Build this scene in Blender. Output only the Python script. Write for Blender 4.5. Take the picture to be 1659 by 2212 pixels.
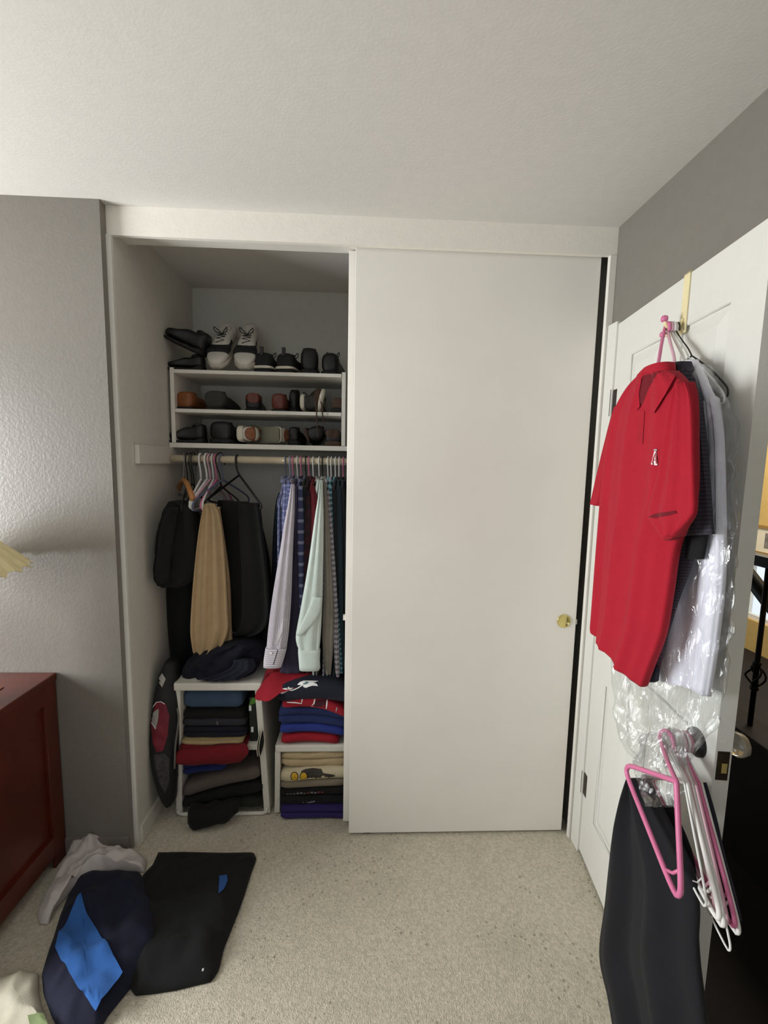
import bpy, bmesh, math, random
from mathutils import Vector, Matrix, noise
random.seed(7)
for o in list(bpy.data.objects): bpy.data.objects.remove(o)
scene = bpy.context.scene
COL = scene.collection
V = Vector
# ------------------------------------------------------------------ camera
IW, IH, FP = 1659.0, 2212.0, 938.09
CAM = V((0.9042, -1.6531, 1.5654))
tilt, roll, yaw = 0.1098, -0.0200, 0.0417
FW = V((math.sin(yaw)*math.cos(tilt), math.cos(yaw)*math.cos(tilt), -math.sin(tilt)))
r0 = V((math.cos(yaw), -math.sin(yaw), 0)); d0 = FW.cross(r0)
RT = math.cos(roll)*r0 + math.sin(roll)*d0
DN = -math.sin(roll)*r0 + math.cos(roll)*d0
cd = bpy.data.cameras.new('camera'); cam = bpy.data.objects.new('camera', cd); COL.objects.link(cam)
cd.sensor_fit = 'HORIZONTAL'; cd.sensor_width = 36.0; cd.lens = FP/IW*36.0; cd.clip_start = 0.02
m = Matrix.Identity(4)
for i in range(3):
    m[i][0] = RT[i]; m[i][1] = -DN[i]; m[i][2] = -FW[i]; m[i][3] = CAM[i]
cam.matrix_world = m
scene.camera = cam
# ------------------------------------------------------------------ world, daylight, added hall fill, exposure
w = bpy.data.worlds.new('sky'); scene.world = w; w.use_nodes = True
bgn = w.node_tree.nodes['Background']; bgn.inputs[0].default_value = (0.80, 0.88, 1.0, 1); bgn.inputs[1].default_value = 0.8
def area(name, loc, direction, sx, sy, energy, colr):
    l = bpy.data.lights.new(name, 'AREA'); l.shape = 'RECTANGLE'; l.size = sx; l.size_y = sy; l.energy = energy; l.color = colr
    o = bpy.data.objects.new(name, l); COL.objects.link(o); o.location = loc
    o.rotation_euler = V(direction).to_track_quat('-Z', 'Z').to_euler(); return o
area('daylight_left_window', (-1.93, -0.95, 1.38), (1, 0, -0.02), 1.1, 1.05, 72, (0.965, 0.985, 1.0))
area('daylight_rear_window', (0.35, -3.12, 1.50), (0, 1, 0.0), 1.7, 1.2, 1.5, (0.95, 0.98, 1.0))
area('hall_fill', (3.55, 1.0, 2.3), (0.35, 0, -1), .8, 1.6, 30, (1.0, 0.93, 0.80))  # added fill under the hall ceiling
scene.view_settings.view_transform = 'Standard'
scene.view_settings.look = 'None'
scene.view_settings.exposure = 0.58
scene.view_settings.gamma = 1.0
scene.view_settings.use_curve_mapping = False

# ------------------------------------------------------------------ helpers
def ray(u, v): return RT*((u-IW/2)/FP) + DN*((v-IH/2)/FP) + FW
def at(u, v, X=None, Y=None, Z=None):
    d = ray(u, v)
    if Y is not None: s = (Y-CAM.y)/d.y
    elif X is not None: s = (X-CAM.x)/d.x
    else: s = (Z-CAM.z)/d.z
    return CAM + d*s
def lin(c): return tuple(((x/255.0+0.055)/1.055)**2.4 if x/255.0 > 0.04045 else x/255.0/12.92 for x in c)
MATS = {}
def mat(name, rgb, rough=0.6, metal=0.0, bump=0.0, bscale=200.0, var=0.0, vscale=30.0, coat=0.0, sheen=0.0, ior=1.45, alt=None):
    """procedural principled material: colour variation by noise, fine relief by noise"""
    if name in MATS: return MATS[name]
    M = bpy.data.materials.new(name); M.use_nodes = True; MATS[name] = M
    n = M.node_tree.nodes; L = M.node_tree.links; b = n['Principled BSDF']
    c = lin(rgb)
    b.inputs['Roughness'].default_value = rough; b.inputs['Metallic'].default_value = metal
    b.inputs['Coat Weight'].default_value = coat; b.inputs['Sheen Weight'].default_value = sheen; b.inputs['IOR'].default_value = ior
    tc = n.new('ShaderNodeTexCoord')
    nz = n.new('ShaderNodeTexNoise'); nz.inputs['Scale'].default_value = vscale; nz.inputs['Detail'].default_value = 4
    L.new(tc.outputs['Object'], nz.inputs['Vector'])
    mx = n.new('ShaderNodeMix'); mx.data_type = 'RGBA'
    lo = tuple(x*(1-var) for x in c) if alt is None else lin(alt)
    hi = tuple(min(1, x*(1+var)) for x in c)
    mx.inputs['A'].default_value = (*lo, 1); mx.inputs['B'].default_value = (*hi, 1)
    rp = n.new('ShaderNodeMapRange'); rp.inputs['From Min'].default_value = 0.35; rp.inputs['From Max'].default_value = 0.65
    L.new(nz.outputs['Fac'], rp.inputs['Value']); L.new(rp.outputs['Result'], mx.inputs['Factor'])
    L.new(mx.outputs['Result'], b.inputs['Base Color'])
    if bump > 0:
        n2 = n.new('ShaderNodeTexNoise'); n2.inputs['Scale'].default_value = bscale; n2.inputs['Detail'].default_value = 3
        L.new(tc.outputs['Object'], n2.inputs['Vector'])
        bp = n.new('ShaderNodeBump'); bp.inputs['Strength'].default_value = bump; bp.inputs['Distance'].default_value = 0.004
        L.new(n2.outputs['Fac'], bp.inputs['Height']); L.new(bp.outputs['Normal'], b.inputs['Normal'])
    return M
def cloth(name, rgb, var=0.05, rough=0.92, bump=0.25):
    return mat(name, rgb, rough=rough, bump=bump, bscale=420, var=var, vscale=25, sheen=0.02)
def patterned(name, rgb, rgb2, kind='stripe', nu=24, nv=24, duty=0.35, rgb3=None):
    """woven pattern along the garment's own UV: stripe (along u), bands (along v), plaid (both)"""
    if name in MATS: return MATS[name]
    M = cloth(name, rgb); n = M.node_tree.nodes; L = M.node_tree.links; b = n['Principled BSDF']
    uv = n.new('ShaderNodeUVMap'); sp = n.new('ShaderNodeSeparateXYZ'); L.new(uv.outputs['UV'], sp.inputs[0])
    def band(sock, k, d):
        a = n.new('ShaderNodeMath'); a.operation = 'MULTIPLY'; a.inputs[1].default_value = k; L.new(sock, a.inputs[0])
        f = n.new('ShaderNodeMath'); f.operation = 'FRACT'; L.new(a.outputs[0], f.inputs[0])
        g = n.new('ShaderNodeMath'); g.operation = 'LESS_THAN'; g.inputs[1].default_value = d; L.new(f.outputs[0], g.inputs[0])
        return g.outputs[0]
    src = b.inputs['Base Color'].links[0].from_socket
    def over(src, fac, c, k):
        mm = n.new('ShaderNodeMath'); mm.operation = 'MULTIPLY'; mm.inputs[1].default_value = k; L.new(fac, mm.inputs[0])
        mx = n.new('ShaderNodeMix'); mx.data_type = 'RGBA'; L.new(mm.outputs[0], mx.inputs['Factor'])
        L.new(src, mx.inputs['A']); mx.inputs['B'].default_value = (*lin(c), 1); return mx.outputs['Result']
    if kind in ('stripe', 'plaid'): src = over(src, band(sp.outputs[0], nu, duty), rgb2, 0.9 if kind == 'stripe' else 0.6)
    if kind in ('bands', 'plaid'): src = over(src, band(sp.outputs[1], nv, duty), rgb3 or rgb2, 0.9 if kind == 'bands' else 0.6)
    L.new(src, b.inputs['Base Color'])
    return M
def film(name, tint=(0.955, 0.965, 0.97), gl=0.13, rough=0.10):
    """clear thin plastic: mostly transparent with a gloss on top"""
    M = bpy.data.materials.new(name); M.use_nodes = True; n = M.node_tree.nodes; L = M.node_tree.links
    n.remove(n['Principled BSDF']); out = n['Material Output']
    t = n.new('ShaderNodeBsdfTransparent'); t.inputs[0].default_value = (*tint, 1)
    g = n.new('ShaderNodeBsdfGlossy'); g.inputs['Roughness'].default_value = rough; g.inputs['Color'].default_value = (1, 1, 1, 1)
    lw = n.new('ShaderNodeLayerWeight'); lw.inputs['Blend'].default_value = 0.35
    mr = n.new('ShaderNodeMapRange'); mr.inputs['To Min'].default_value = gl*0.35; mr.inputs['To Max'].default_value = gl*3.2
    L.new(lw.outputs['Facing'], mr.inputs['Value'])
    mx = n.new('ShaderNodeMixShader'); L.new(mr.outputs['Result'], mx.inputs[0]); L.new(t.outputs[0], mx.inputs[1]); L.new(g.outputs[0], mx.inputs[2])
    L.new(mx.outputs[0], out.inputs['Surface'])
    nz = n.new('ShaderNodeTexNoise'); nz.inputs['Scale'].default_value = 16; nz.inputs['Detail'].default_value = 5; nz.inputs['Distortion'].default_value = 1.2; bp = n.new('ShaderNodeBump'); bp.inputs['Strength'].default_value = 0.8; bp.inputs['Distance'].default_value = 0.01
    tc = n.new('ShaderNodeTexCoord'); mp = n.new('ShaderNodeMapping'); mp.inputs['Scale'].default_value = (2.5, 3.2, .8); mp.inputs['Rotation'].default_value = (.35, 0, 0); L.new(tc.outputs['Object'], mp.inputs['Vector']); L.new(mp.outputs['Vector'], nz.inputs['Vector']); L.new(nz.outputs['Fac'], bp.inputs['Height']); L.new(bp.outputs['Normal'], g.inputs['Normal'])
    return M
def tag(o, label=None, cat=None, group=None, kind=None):
    if label: o['label'] = label
    if cat: o['category'] = cat
    if group: o['group'] = group
    if kind: o['kind'] = kind
    return o
def thing(name, label, cat, loc=(0, 0, 0), group=None, kind=None):
    o = bpy.data.objects.new(name, None); COL.objects.link(o); o.location = loc; o.empty_display_size = 0.05
    return tag(o, label, cat, group, kind)
def mk(name, verts, faces, material, parent=None, smooth=False, uvs=None, local=False, bevel=0.0):
    """one mesh object; vertices are world coordinates unless local; origin at the base (top-level) or at the parent"""
    vs = [V(v) for v in verts]
    if local or not vs: off = V((0, 0, 0))
    elif parent is not None:
        p = parent; off = V(p.location)
        while p.parent is not None: p = p.parent; off += V(p.location)
    else:
        xs = [v.x for v in vs]; ys = [v.y for v in vs]; zs = [v.z for v in vs]
        off = V(((min(xs)+max(xs))/2, (min(ys)+max(ys))/2, min(zs)))
    me = bpy.data.meshes.new(name); me.from_pydata([tuple(v-off) for v in vs], [], [tuple(f) for f in faces])
    if uvs:
        ul = me.uv_layers.new(name='UVMap')
        for lp in me.loops: ul.data[lp.index].uv = uvs[lp.vertex_index]
    bm = bmesh.new(); bm.from_mesh(me); bmesh.ops.recalc_face_normals(bm, faces=bm.faces)
    if bevel > 0: bmesh.ops.bevel(bm, geom=list(bm.edges), offset=bevel, segments=2, profile=0.6, affect='EDGES', clamp_overlap=True)
    bm.to_mesh(me); bm.free()
    if smooth:
        for p in me.polygons: p.use_smooth = True
    me.materials.append(material)
    o = bpy.data.objects.new(name, me); COL.objects.link(o)
    if parent is not None: o.parent = parent
    elif not local: o.location = off
    return o
def boxes(lst):
    vs, fs = [], []
    for (x0, x1, y0, y1, z0, z1) in lst:
        b = len(vs)
        vs += [(x0, y0, z0), (x1, y0, z0), (x1, y1, z0), (x0, y1, z0), (x0, y0, z1), (x1, y0, z1), (x1, y1, z1), (x0, y1, z1)]
        fs += [tuple(b+i for i in f) for f in ((0, 3, 2, 1), (4, 5, 6, 7), (0, 1, 5, 4), (1, 2, 6, 5), (2, 3, 7, 6), (3, 0, 4, 7))]
    return vs, fs
def box(name, b, material, parent=None, bevel=0.0, local=False):
    vs, fs = boxes([b] if not isinstance(b, list) else b)
    return mk(name, vs, fs, material, parent, bevel=bevel, local=local)
def catmull(keys, n):
    """resample a list of equal-length tuples to n rows with Catmull-Rom"""
    K = [tuple(k) for k in keys]; out = []
    for i in range(n):
        t = i/(n-1)*(len(K)-1); j = min(int(t), len(K)-2); f = t-j
        p1, p2 = K[j], K[j+1]; p0 = K[j-1] if j > 0 else p1; p3 = K[j+2] if j+2 < len(K) else p2
        out.append(tuple(0.5*((2*b)+(-a+c)*f+(2*a-5*b+4*c-d)*f*f+(-a+3*b-3*c+d)*f**3) for a, b, c, d in zip(p0, p1, p2, p3)))
    return out
def tube_mesh(path, r, seg=8, smooth_n=0, closed=False):
    pts = [V(p) for p in path]
    if smooth_n: pts = [V(p) for p in catmull([tuple(p) for p in pts], smooth_n)]
    vs, fs = [], []; n = len(pts); up = None
    for i, p in enumerate(pts):
        if closed: t = pts[(i+1) % n]-pts[i-1]
        else: t = pts[min(i+1, n-1)]-pts[max(i-1, 0)]
        t.normalize()
        if up is None:
            up = t.cross(V((0.3, 0.2, 1))); up = up if up.length > 1e-4 else t.cross(V((1, 0, 0))); up.normalize()
        else:
            up = up-t*up.dot(t); up.normalize()
        sd = t.cross(up); rr = r[i] if isinstance(r, (list, tuple)) else r
        for k in range(seg):
            a = 2*math.pi*k/seg; vs.append(p+up*math.cos(a)*rr+sd*math.sin(a)*rr)
    m_ = n if closed else n-1
    for i in range(m_):
        for k in range(seg):
            a = i*seg+k; b = i*seg+(k+1) % seg; c = ((i+1) % n)*seg+(k+1) % seg; d = ((i+1) % n)*seg+k
            fs.append((a, b, c, d))
    if not closed:
        fs.append(tuple(range(seg-1, -1, -1))); fs.append(tuple((n-1)*seg+k for k in range(seg)))
    return vs, fs
def chaikin(path, it=2):
    P = [V(p) for p in path]
    for _ in range(it):
        Q = []
        for i in range(len(P)):
            a, b = P[i], P[(i+1) % len(P)]; Q += [a.lerp(b, .25), a.lerp(b, .75)]
        P = Q
    return P
def tube(name, path, r, material, parent=None, seg=8, smooth_n=0, closed=False, local=False):
    if closed and name == 'body' and len(path) > 6:
        path = chaikin([path[0]]*3+list(path[1:])); keep = []
        for q in path:
            if not keep or (q-keep[-1]).length > 1e-5: keep.append(q)
        path = keep
    vs, fs = tube_mesh(path, r, seg, smooth_n, closed)
    return mk(name, vs, fs, material, parent, smooth=True, local=local)
def lathe(name, prof, c, axis, material, parent=None, seg=28, local=False, rfun=None):
    """prof: list of (radius, height along axis)"""
    ax = V(axis).normalized(); u = ax.cross(V((0, 0, 1)))
    if u.length < 1e-3: u = V((1, 0, 0))
    u.normalize(); w_ = ax.cross(u); c = V(c); vs, fs = [], []
    for r, h in prof:
        for k in range(seg):
            a = 2*math.pi*k/seg; rr = r*(rfun(k) if rfun else 1)
            vs.append(c+ax*h+u*math.cos(a)*rr+w_*math.sin(a)*rr)
    for i in range(len(prof)-1):
        for k in range(seg):
            fs.append((i*seg+k, i*seg+(k+1) % seg, (i+1)*seg+(k+1) % seg, (i+1)*seg+k))
    fs.append(tuple(range(seg))); fs.append(tuple((len(prof)-1)*seg+k for k in range(seg)))
    return mk(name, vs, fs, material, parent, smooth=True, local=local)
def se(t, n):
    c, s = math.cos(t), math.sin(t)
    return math.copysign(abs(c)**(2.0/n), c), math.copysign(abs(s)**(2.0/n), s)
def loft(name, rows, material, parent=None, nseg=36, nrow=26, power=2.6, fold=0.0, ffreq=3.0, fdrift=0.8, fgrow=0.0, rough=0.0, seed=0, vs_only=False, caps=True):
    """rows: (centre, half-width vector, half-thickness vector). Wavy closed sheet with real thickness, UV u across, v down"""
    flat = [tuple(c)+tuple(a)+tuple(b) for c, a, b in rows]
    R = catmull(flat, nrow); vs, fs, uvs = [], [], []; dist = 0; prev = None
    for i, r in enumerate(R):
        c, a, b = V(r[0:3]), V(r[3:6]), V(r[6:9]); t = i/(nrow-1)
        if prev is not None: dist += (c-prev).length
        prev = c; bn = b.normalized() if b.length > 1e-6 else V((0, 0, 0))
        amp = fold*((1-fgrow)+fgrow*t)
        for k in range(nseg):
            th = 2*math.pi*(k+0.5)/nseg; x, y = se(th, power)
            off = amp*(math.sin(ffreq*math.pi*x+seed*1.7+fdrift*t*2)+0.45*math.sin(2.3*ffreq*math.pi*x+seed*3.1-fdrift*t*3))*(1-0.35*x*x)
            p = c+a*x+b*y+bn*off
            if rough: p = p+bn*rough*noise.noise(p*28+V((seed*3.3, 0, 0)))
            vs.append(p); uvs.append((x*0.5+0.5 + (1.0 if y < 0 else 0.0), dist))
    for i in range(nrow-1):
        for k in range(nseg):
            fs.append((i*nseg+k, i*nseg+(k+1) % nseg, (i+1)*nseg+(k+1) % nseg, (i+1)*nseg+k))
    if caps:
        fs.append(tuple(range(nseg))); fs.append(tuple((nrow-1)*nseg+k for k in range(nseg)))
    if vs_only: return vs, fs, uvs
    return mk(name, vs, fs, material, parent, smooth=True, uvs=uvs)
def rows_y(rows, Y, th):
    """rows (py, xl, xr[, Yl, Yr]) traced outlines placed at their own depth Y -> loft rows"""
    out = []
    for r in rows:
        yl, yr = (r[3], r[4]) if len(r) > 3 else (Y, Y)
        a = at(r[1], r[0], Y=yl); b = at(r[2], r[0], Y=yr); c = (a+b)/2; hw = (b-a)/2; hw.z = 0
        nn = V((-hw.y, hw.x, 0)).normalized()
        out.append((c, hw, nn*th))
    return out
def rows_x(rows, X, th):
    out = []
    for r in rows:
        a = at(r[1], r[0], X=X); b = at(r[2], r[3] if len(r) > 3 else r[0], X=X); c = (a+b)/2; hw = (b-a)/2
        out.append((c, hw, V((-1, 0, 0))*th))
    return out
def poly_prism(name, pts, n, th, material, parent=None):
    """flat polygon (3D points) extruded along n by th"""
    n = V(n).normalized()*th; k = len(pts); vs = [V(p) for p in pts]+[V(p)+n for p in pts]
    fs = [tuple(range(k)), tuple(range(2*k-1, k-1, -1))]+[(i, (i+1) % k, k+(i+1) % k, k+i) for i in range(k)]
    return mk(name, vs, fs, material, parent)
def folded(name, label, cat, x0, x1, yf, yb, z0, h, material, layers=2, sag=(0, 0, 0), group=None, parent=None, lump=0.004, seed=0, slope=0.0, nx=18):
    """a folded garment: rounded fold layers at the front, soft lumps, hanging or bulging line by sag (left, mid, right)"""
    prof = []; lh = h/layers
    for i in range(layers):
        for k in range(7):
            a = -math.pi/2+math.pi*k/6; c, s = se(a, 2.6)
            prof.append((yf+lh*0.5*(1-c)*0.9+(0.004 if i % 2 else 0), (i+0.5+0.5*s)*lh))
    prof += [(yb-0.01, h), (yb, h*0.8), (yb, h*0.2), (yb-0.01, 0)]
    vs, fs, uvs = [], [], []; m_ = len(prof)
    for j in range(nx):
        t = j/(nx-1); x = x0+(x1-x0)*t
        dz = sag[0]*(1-t)*(1-2*t)+sag[1]*4*t*(1-t)+sag[2]*t*(2*t-1)
        e = min(t, 1-t)*(nx-1); sc = 0.72 if e < 0.5 else (0.93 if e < 1.5 else 1.0)
        for (y, z) in prof:
            zz = z0+h/2+(z-h/2)*sc+dz; yy = y+(0.008*(1-sc)*3 if y < (yf+yb)/2 else 0)
            d = lump*noise.noise(V((x*14+seed, yy*10, zz*30+seed*2)))
            vs.append((x, yy-d*1.5+slope*0, zz+(d if z > 0.02*h else abs(d)*0.3))); uvs.append((t, z*4+y*2))
    for j in range(nx-1):
        for k in range(m_):
            fs.append((j*m_+k, j*m_+(k+1) % m_, (j+1)*m_+(k+1) % m_, (j+1)*m_+k))
    fs.append(tuple(range(m_))); fs.append(tuple((nx-1)*m_+k for k in range(m_)))
    o = mk(name, vs, fs, material, parent, smooth=True, uvs=uvs)
    if label: tag(o, label, cat, group)
    return o
def crumple(name, outline, h, material, parent=None, z=0.004, rings=12, nang=72, freq=9.0, seed=0, flat=0.5):
    """cloth lying on the floor: outline in px on the floor, crumpled height field with a thickness"""
    P = [at(u, v, Z=z) for u, v in outline]; cx = sum(p.x for p in P)/len(P); cy = sum(p.y for p in P)/len(P); c = V((cx, cy, z))
    L_ = []; tot = 0; n = len(P)
    for i in range(n): L_.append((P[(i+1) % n]-P[i]).length); tot += L_[-1]
    def along(s):
        s = s % tot
        for i in range(n):
            if s <= L_[i]: return P[i].lerp(P[(i+1) % n], s/L_[i])
            s -= L_[i]
        return P[0]
    ring = [along(tot*k/nang) for k in range(nang)]
    vs, fs, uvs = [], [], []
    def hh(x, y, r):
        nz_ = noise.noise(V((x*freq, y*freq, seed)))*0.6+noise.noise(V((x*freq*2.3, y*freq*2.3, seed+5)))*0.35+noise.noise(V((x*freq*0.4, y*freq*0.4, seed+9)))*0.5
        rd = 1-abs(noise.noise(V((x*freq*0.8+4, y*freq*0.8, seed+2))))*2
        return z+0.006+h*max(0.05, flat+0.45*nz_+0.28*rd*rd)*(1-r**5)
    for i in range(rings+1):
        r = i/rings
        for k in range(nang):
            q = c+(ring[k]-c)*r; vs.append((q.x, q.y, hh(q.x, q.y, r) if i < rings else z+0.004)); uvs.append((q.x, q.y))
    base = len(vs)
    for k in range(nang): q = c+(ring[k]-c)*0.99; vs.append((q.x, q.y, 0.001)); uvs.append((q.x, q.y))
    for i in range(rings):
        for k in range(nang):
            a, b = i*nang+k, i*nang+(k+1) % nang
            fs.append((a, b, b+nang, a+nang) if i else (a, a+nang, b+nang))
    for k in range(nang):
        a, b = rings*nang+k, rings*nang+(k+1) % nang; fs.append((a, b, base+(k+1) % nang, base+k))
    fs.append(tuple(base+k for k in range(nang)))
    o = mk(name, vs, fs, material, parent, smooth=True, uvs=uvs)
    return o, hh, c

# ------------------------------------------------------------------ setting
HC, XR, HH, YB = 2.44, 1.81, 2.343, 0.711
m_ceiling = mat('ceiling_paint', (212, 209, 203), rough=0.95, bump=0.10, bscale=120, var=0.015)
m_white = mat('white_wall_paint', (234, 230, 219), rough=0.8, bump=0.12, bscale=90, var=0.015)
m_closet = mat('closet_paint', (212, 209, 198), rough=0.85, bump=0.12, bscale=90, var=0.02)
m_grey = mat('grey_wall_paint', (122, 117, 110), rough=0.36, bump=0.22, bscale=110, var=0.02)
m_trim = mat('white_trim_paint', (228, 225, 216), rough=0.5, var=0.01)
m_slide = mat('sliding_door_paint', (234, 230, 221), rough=0.55, bump=0.05, bscale=60, var=0.012, vscale=6)
m_door = mat('door_paint', (216, 215, 207), rough=0.5, bump=0.10, bscale=160, var=0.01)
m_shelf = mat('white_shelf_board', (226, 222, 212), rough=0.5, var=0.02)
m_black = mat('black_plastic', (22, 22, 23), rough=0.45, var=0.1)
m_bronze = mat('dark_bronze', (62, 54, 46), rough=0.4, metal=0.8, var=0.1)
m_brass = mat('brass', (212, 196, 130), rough=0.22, metal=1.0, var=0.04)
# carpet
m_carpet = mat('beige_carpet', (200, 192, 173), rough=1.0, bump=1.0, bscale=240, var=0.14, vscale=110)
def carpet_specks(M):
    n = M.node_tree.nodes; L = M.node_tree.links; b = n['Principled BSDF']; src = b.inputs['Base Color'].links[0].from_socket
    tc = n.new('ShaderNodeTexCoord'); v = n.new('ShaderNodeTexVoronoi'); v.inputs['Scale'].default_value = 40; L.new(tc.outputs['Object'], v.inputs['Vector'])
    lt = n.new('ShaderNodeMath'); lt.operation = 'LESS_THAN'; lt.inputs[1].default_value = 0.19; L.new(v.outputs['Distance'], lt.inputs[0])
    nz = n.new('ShaderNodeTexNoise'); nz.inputs['Scale'].default_value = 5; L.new(tc.outputs['Object'], nz.inputs['Vector'])
    gt = n.new('ShaderNodeMath'); gt.operation = 'GREATER_THAN'; gt.inputs[1].default_value = 0.52; L.new(nz.outputs['Fac'], gt.inputs[0])
    mu = n.new('ShaderNodeMath'); mu.operation = 'MULTIPLY'; L.new(lt.outputs[0], mu.inputs[0]); L.new(gt.outputs[0], mu.inputs[1])
    m2 = n.new('ShaderNodeMath'); m2.operation = 'MULTIPLY'; m2.inputs[1].default_value = 0.5; L.new(mu.outputs[0], m2.inputs[0])
    mx = n.new('ShaderNodeMix'); mx.data_type = 'RGBA'; L.new(m2.outputs[0], mx.inputs['Factor']); L.new(src, mx.inputs['A']); mx.inputs['B'].default_value = (*lin((118, 108, 92)), 1)
    # large soft traffic patches
    n3 = n.new('ShaderNodeTexNoise'); n3.inputs['Scale'].default_value = 3.2; n3.inputs['Detail'].default_value = 3; L.new(tc.outputs['Object'], n3.inputs['Vector'])
    r3 = n.new('ShaderNodeMapRange'); r3.inputs['From Min'].default_value = 0.45; r3.inputs['From Max'].default_value = 0.7; r3.inputs['To Max'].default_value = 0.25; L.new(n3.outputs['Fac'], r3.inputs['Value'])
    m3 = n.new('ShaderNodeMix'); m3.data_type = 'RGBA'; L.new(r3.outputs['Result'], m3.inputs['Factor']); L.new(mx.outputs['Result'], m3.inputs['A']); m3.inputs['B'].default_value = (*lin((160, 154, 140)), 1)
    L.new(m3.outputs['Result'], b.inputs['Base Color'])
carpet_specks(m_carpet)
def struct(o): o['kind'] = 'structure'; return o
XW, YBK = -2.0, -3.2
struct(box('floor', (XW, XR, YBK, YB, -0.06, 0.0), m_carpet))
struct(box('ceiling', (XW-.12, XR+.12, YBK-.12, YB+.1, HC, HC+0.08), m_ceiling))
# grey wall left of the closet, its outside corner stands a little proud of the closet front
struct(box('wall_front_left', (XW, -0.017, -0.035, 0.085, 0, HC), m_grey))
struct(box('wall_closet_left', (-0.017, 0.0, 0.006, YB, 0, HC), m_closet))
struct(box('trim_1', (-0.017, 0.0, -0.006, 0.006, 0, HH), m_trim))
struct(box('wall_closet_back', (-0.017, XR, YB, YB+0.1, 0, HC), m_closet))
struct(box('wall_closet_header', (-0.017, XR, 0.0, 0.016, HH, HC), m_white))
struct(box('wall_right', [(XR, XR+.12, -0.07, YB+.1, 0, HC), (XR, XR+.12, -0.88, -0.07, 2.092, HC), (XR, XR+.12, YBK, -0.88, 0, HC)], m_grey))
struct(box('wall_left', [(XW-.12, XW, YBK, -1.55, 0, HC), (XW-.12, XW, -0.35, 0.085, 0, HC), (XW-.12, XW, -1.55, -0.35, 0, 0.85), (XW-.12, XW, -1.55, -0.35, 2.12, HC)], m_grey))
struct(box('wall_back', [(XW-.12, -0.55, YBK-.12, YBK, 0, HC), (1.25, XR+.12, YBK-.12, YBK, 0, HC), (-0.55, 1.25, YBK-.12, YBK, 0, 0.85), (-0.55, 1.25, YBK-.12, YBK, 2.12, HC)], m_grey))
m_pane = film('window_glass', (0.97, 0.98, 0.98), 0.05, 0.02)
def window(name, x0, x1, y0, y1, z0, z1, alongy):
    o = thing(name, None, None, ((x0+x1)/2, (y0+y1)/2, z0), kind='structure'); t = 0.04
    if alongy:
        box('window_frame', [(x0, x1, y0, y1, z0, z0+t), (x0, x1, y0, y1, z1-t, z1), (x0, x1, y0, y0+t, z0+t, z1-t), (x0, x1, y1-t, y1, z0+t, z1-t)], m_trim, o)
        box('mullion', (x0, x1, (y0+y1)/2-.02, (y0+y1)/2+.02, z0+t, z1-t), m_trim, o)
        for a, b in ((y0+t, (y0+y1)/2-.02), ((y0+y1)/2+.02, y1-t)): box('pane', ((x0+x1)/2-.002, (x0+x1)/2+.002, a, b, z0+t, z1-t), m_pane, o)
    else:
        box('window_frame', [(x0, x1, y0, y1, z0, z0+t), (x0, x1, y0, y1, z1-t, z1), (x0, x0+t, y0, y1, z0+t, z1-t), (x1-t, x1, y0, y1, z0+t, z1-t)], m_trim, o)
        box('mullion', ((x0+x1)/2-.02, (x0+x1)/2+.02, y0, y1, z0+t, z1-t), m_trim, o)
        for a, b in ((x0+t, (x0+x1)/2-.02), ((x0+x1)/2+.02, x1-t)): box('pane', (a, b, (y0+y1)/2-.002, (y0+y1)/2+.002, z0+t, z1-t), m_pane, o)
    return o
window('window_1', XW-.10, XW-.05, -1.55, -0.35, 0.85, 2.12, True)
window('window_2', -0.55, 1.25, YBK-.10, YBK-.05, 0.85, 2.12, False)
# closet jambs, track fascia, baseboards
struct(box('trim_2', (1.784, XR, -0.004, 0.014, 0, HH), m_trim, bevel=0.002))
struct(box('trim_3', (0.0, 1.782, 0.017, 0.10, HH+0.016, HH+0.03), m_trim))
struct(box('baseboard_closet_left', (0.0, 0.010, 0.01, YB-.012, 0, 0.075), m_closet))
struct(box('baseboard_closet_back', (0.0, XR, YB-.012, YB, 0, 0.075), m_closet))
struct(box('trim_4', (1.792, XR, -0.066, -0.008, 0, 2.092), m_door, bevel=0.003))
struct(box('baseboard_front_left', (XW, -0.019, -0.045, -0.035, 0, 0.07), m_grey))
# ------------------------------------------------------------------ sliding closet doors
def finger_pull(parent, c):
    fp = lathe('finger_pull', [(0.0275, 0.0), (0.0280, 0.0035), (0.0265, 0.0045), (0.0235, 0.0035), (0.0215, 0.0012), (0.001, 0.0008)], c, (0, -1, 0), m_brass, parent, seg=36)
    return tag(fp, 'round brass finger pull')
d2 = thing('door_2', 'white flush sliding closet door in front, with a brass pull', 'sliding door', (1.31, 0.045, 0.012), kind='structure')
box('slab', (0.852, 1.767, 0.026, 0.058, 0.012, HH+0.012), m_slide, d2, bevel=0.002)
finger_pull(d2, (1.716, 0.0262, 0.945))
box('edge_pull', (1.7665, 1.776, 0.034, 0.050, 0.928, 0.948), m_trim, d2)
box('bottom_guide', (0.915, 0.945, 0.036, 0.048, 0.0, 0.013), m_bronze, d2)
d3 = thing('door_3', 'white flush sliding closet door behind the front one', 'sliding door', (1.28, 0.085, 0.03), kind='structure')
box('slab', (0.826, 1.745, 0.068, 0.098, 0.03, HH+0.012), m_slide, d3, bevel=0.002)
box('edge_pull', (0.817, 0.8265, 0.075, 0.091, 0.925, 0.945), m_trim, d3)
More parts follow.
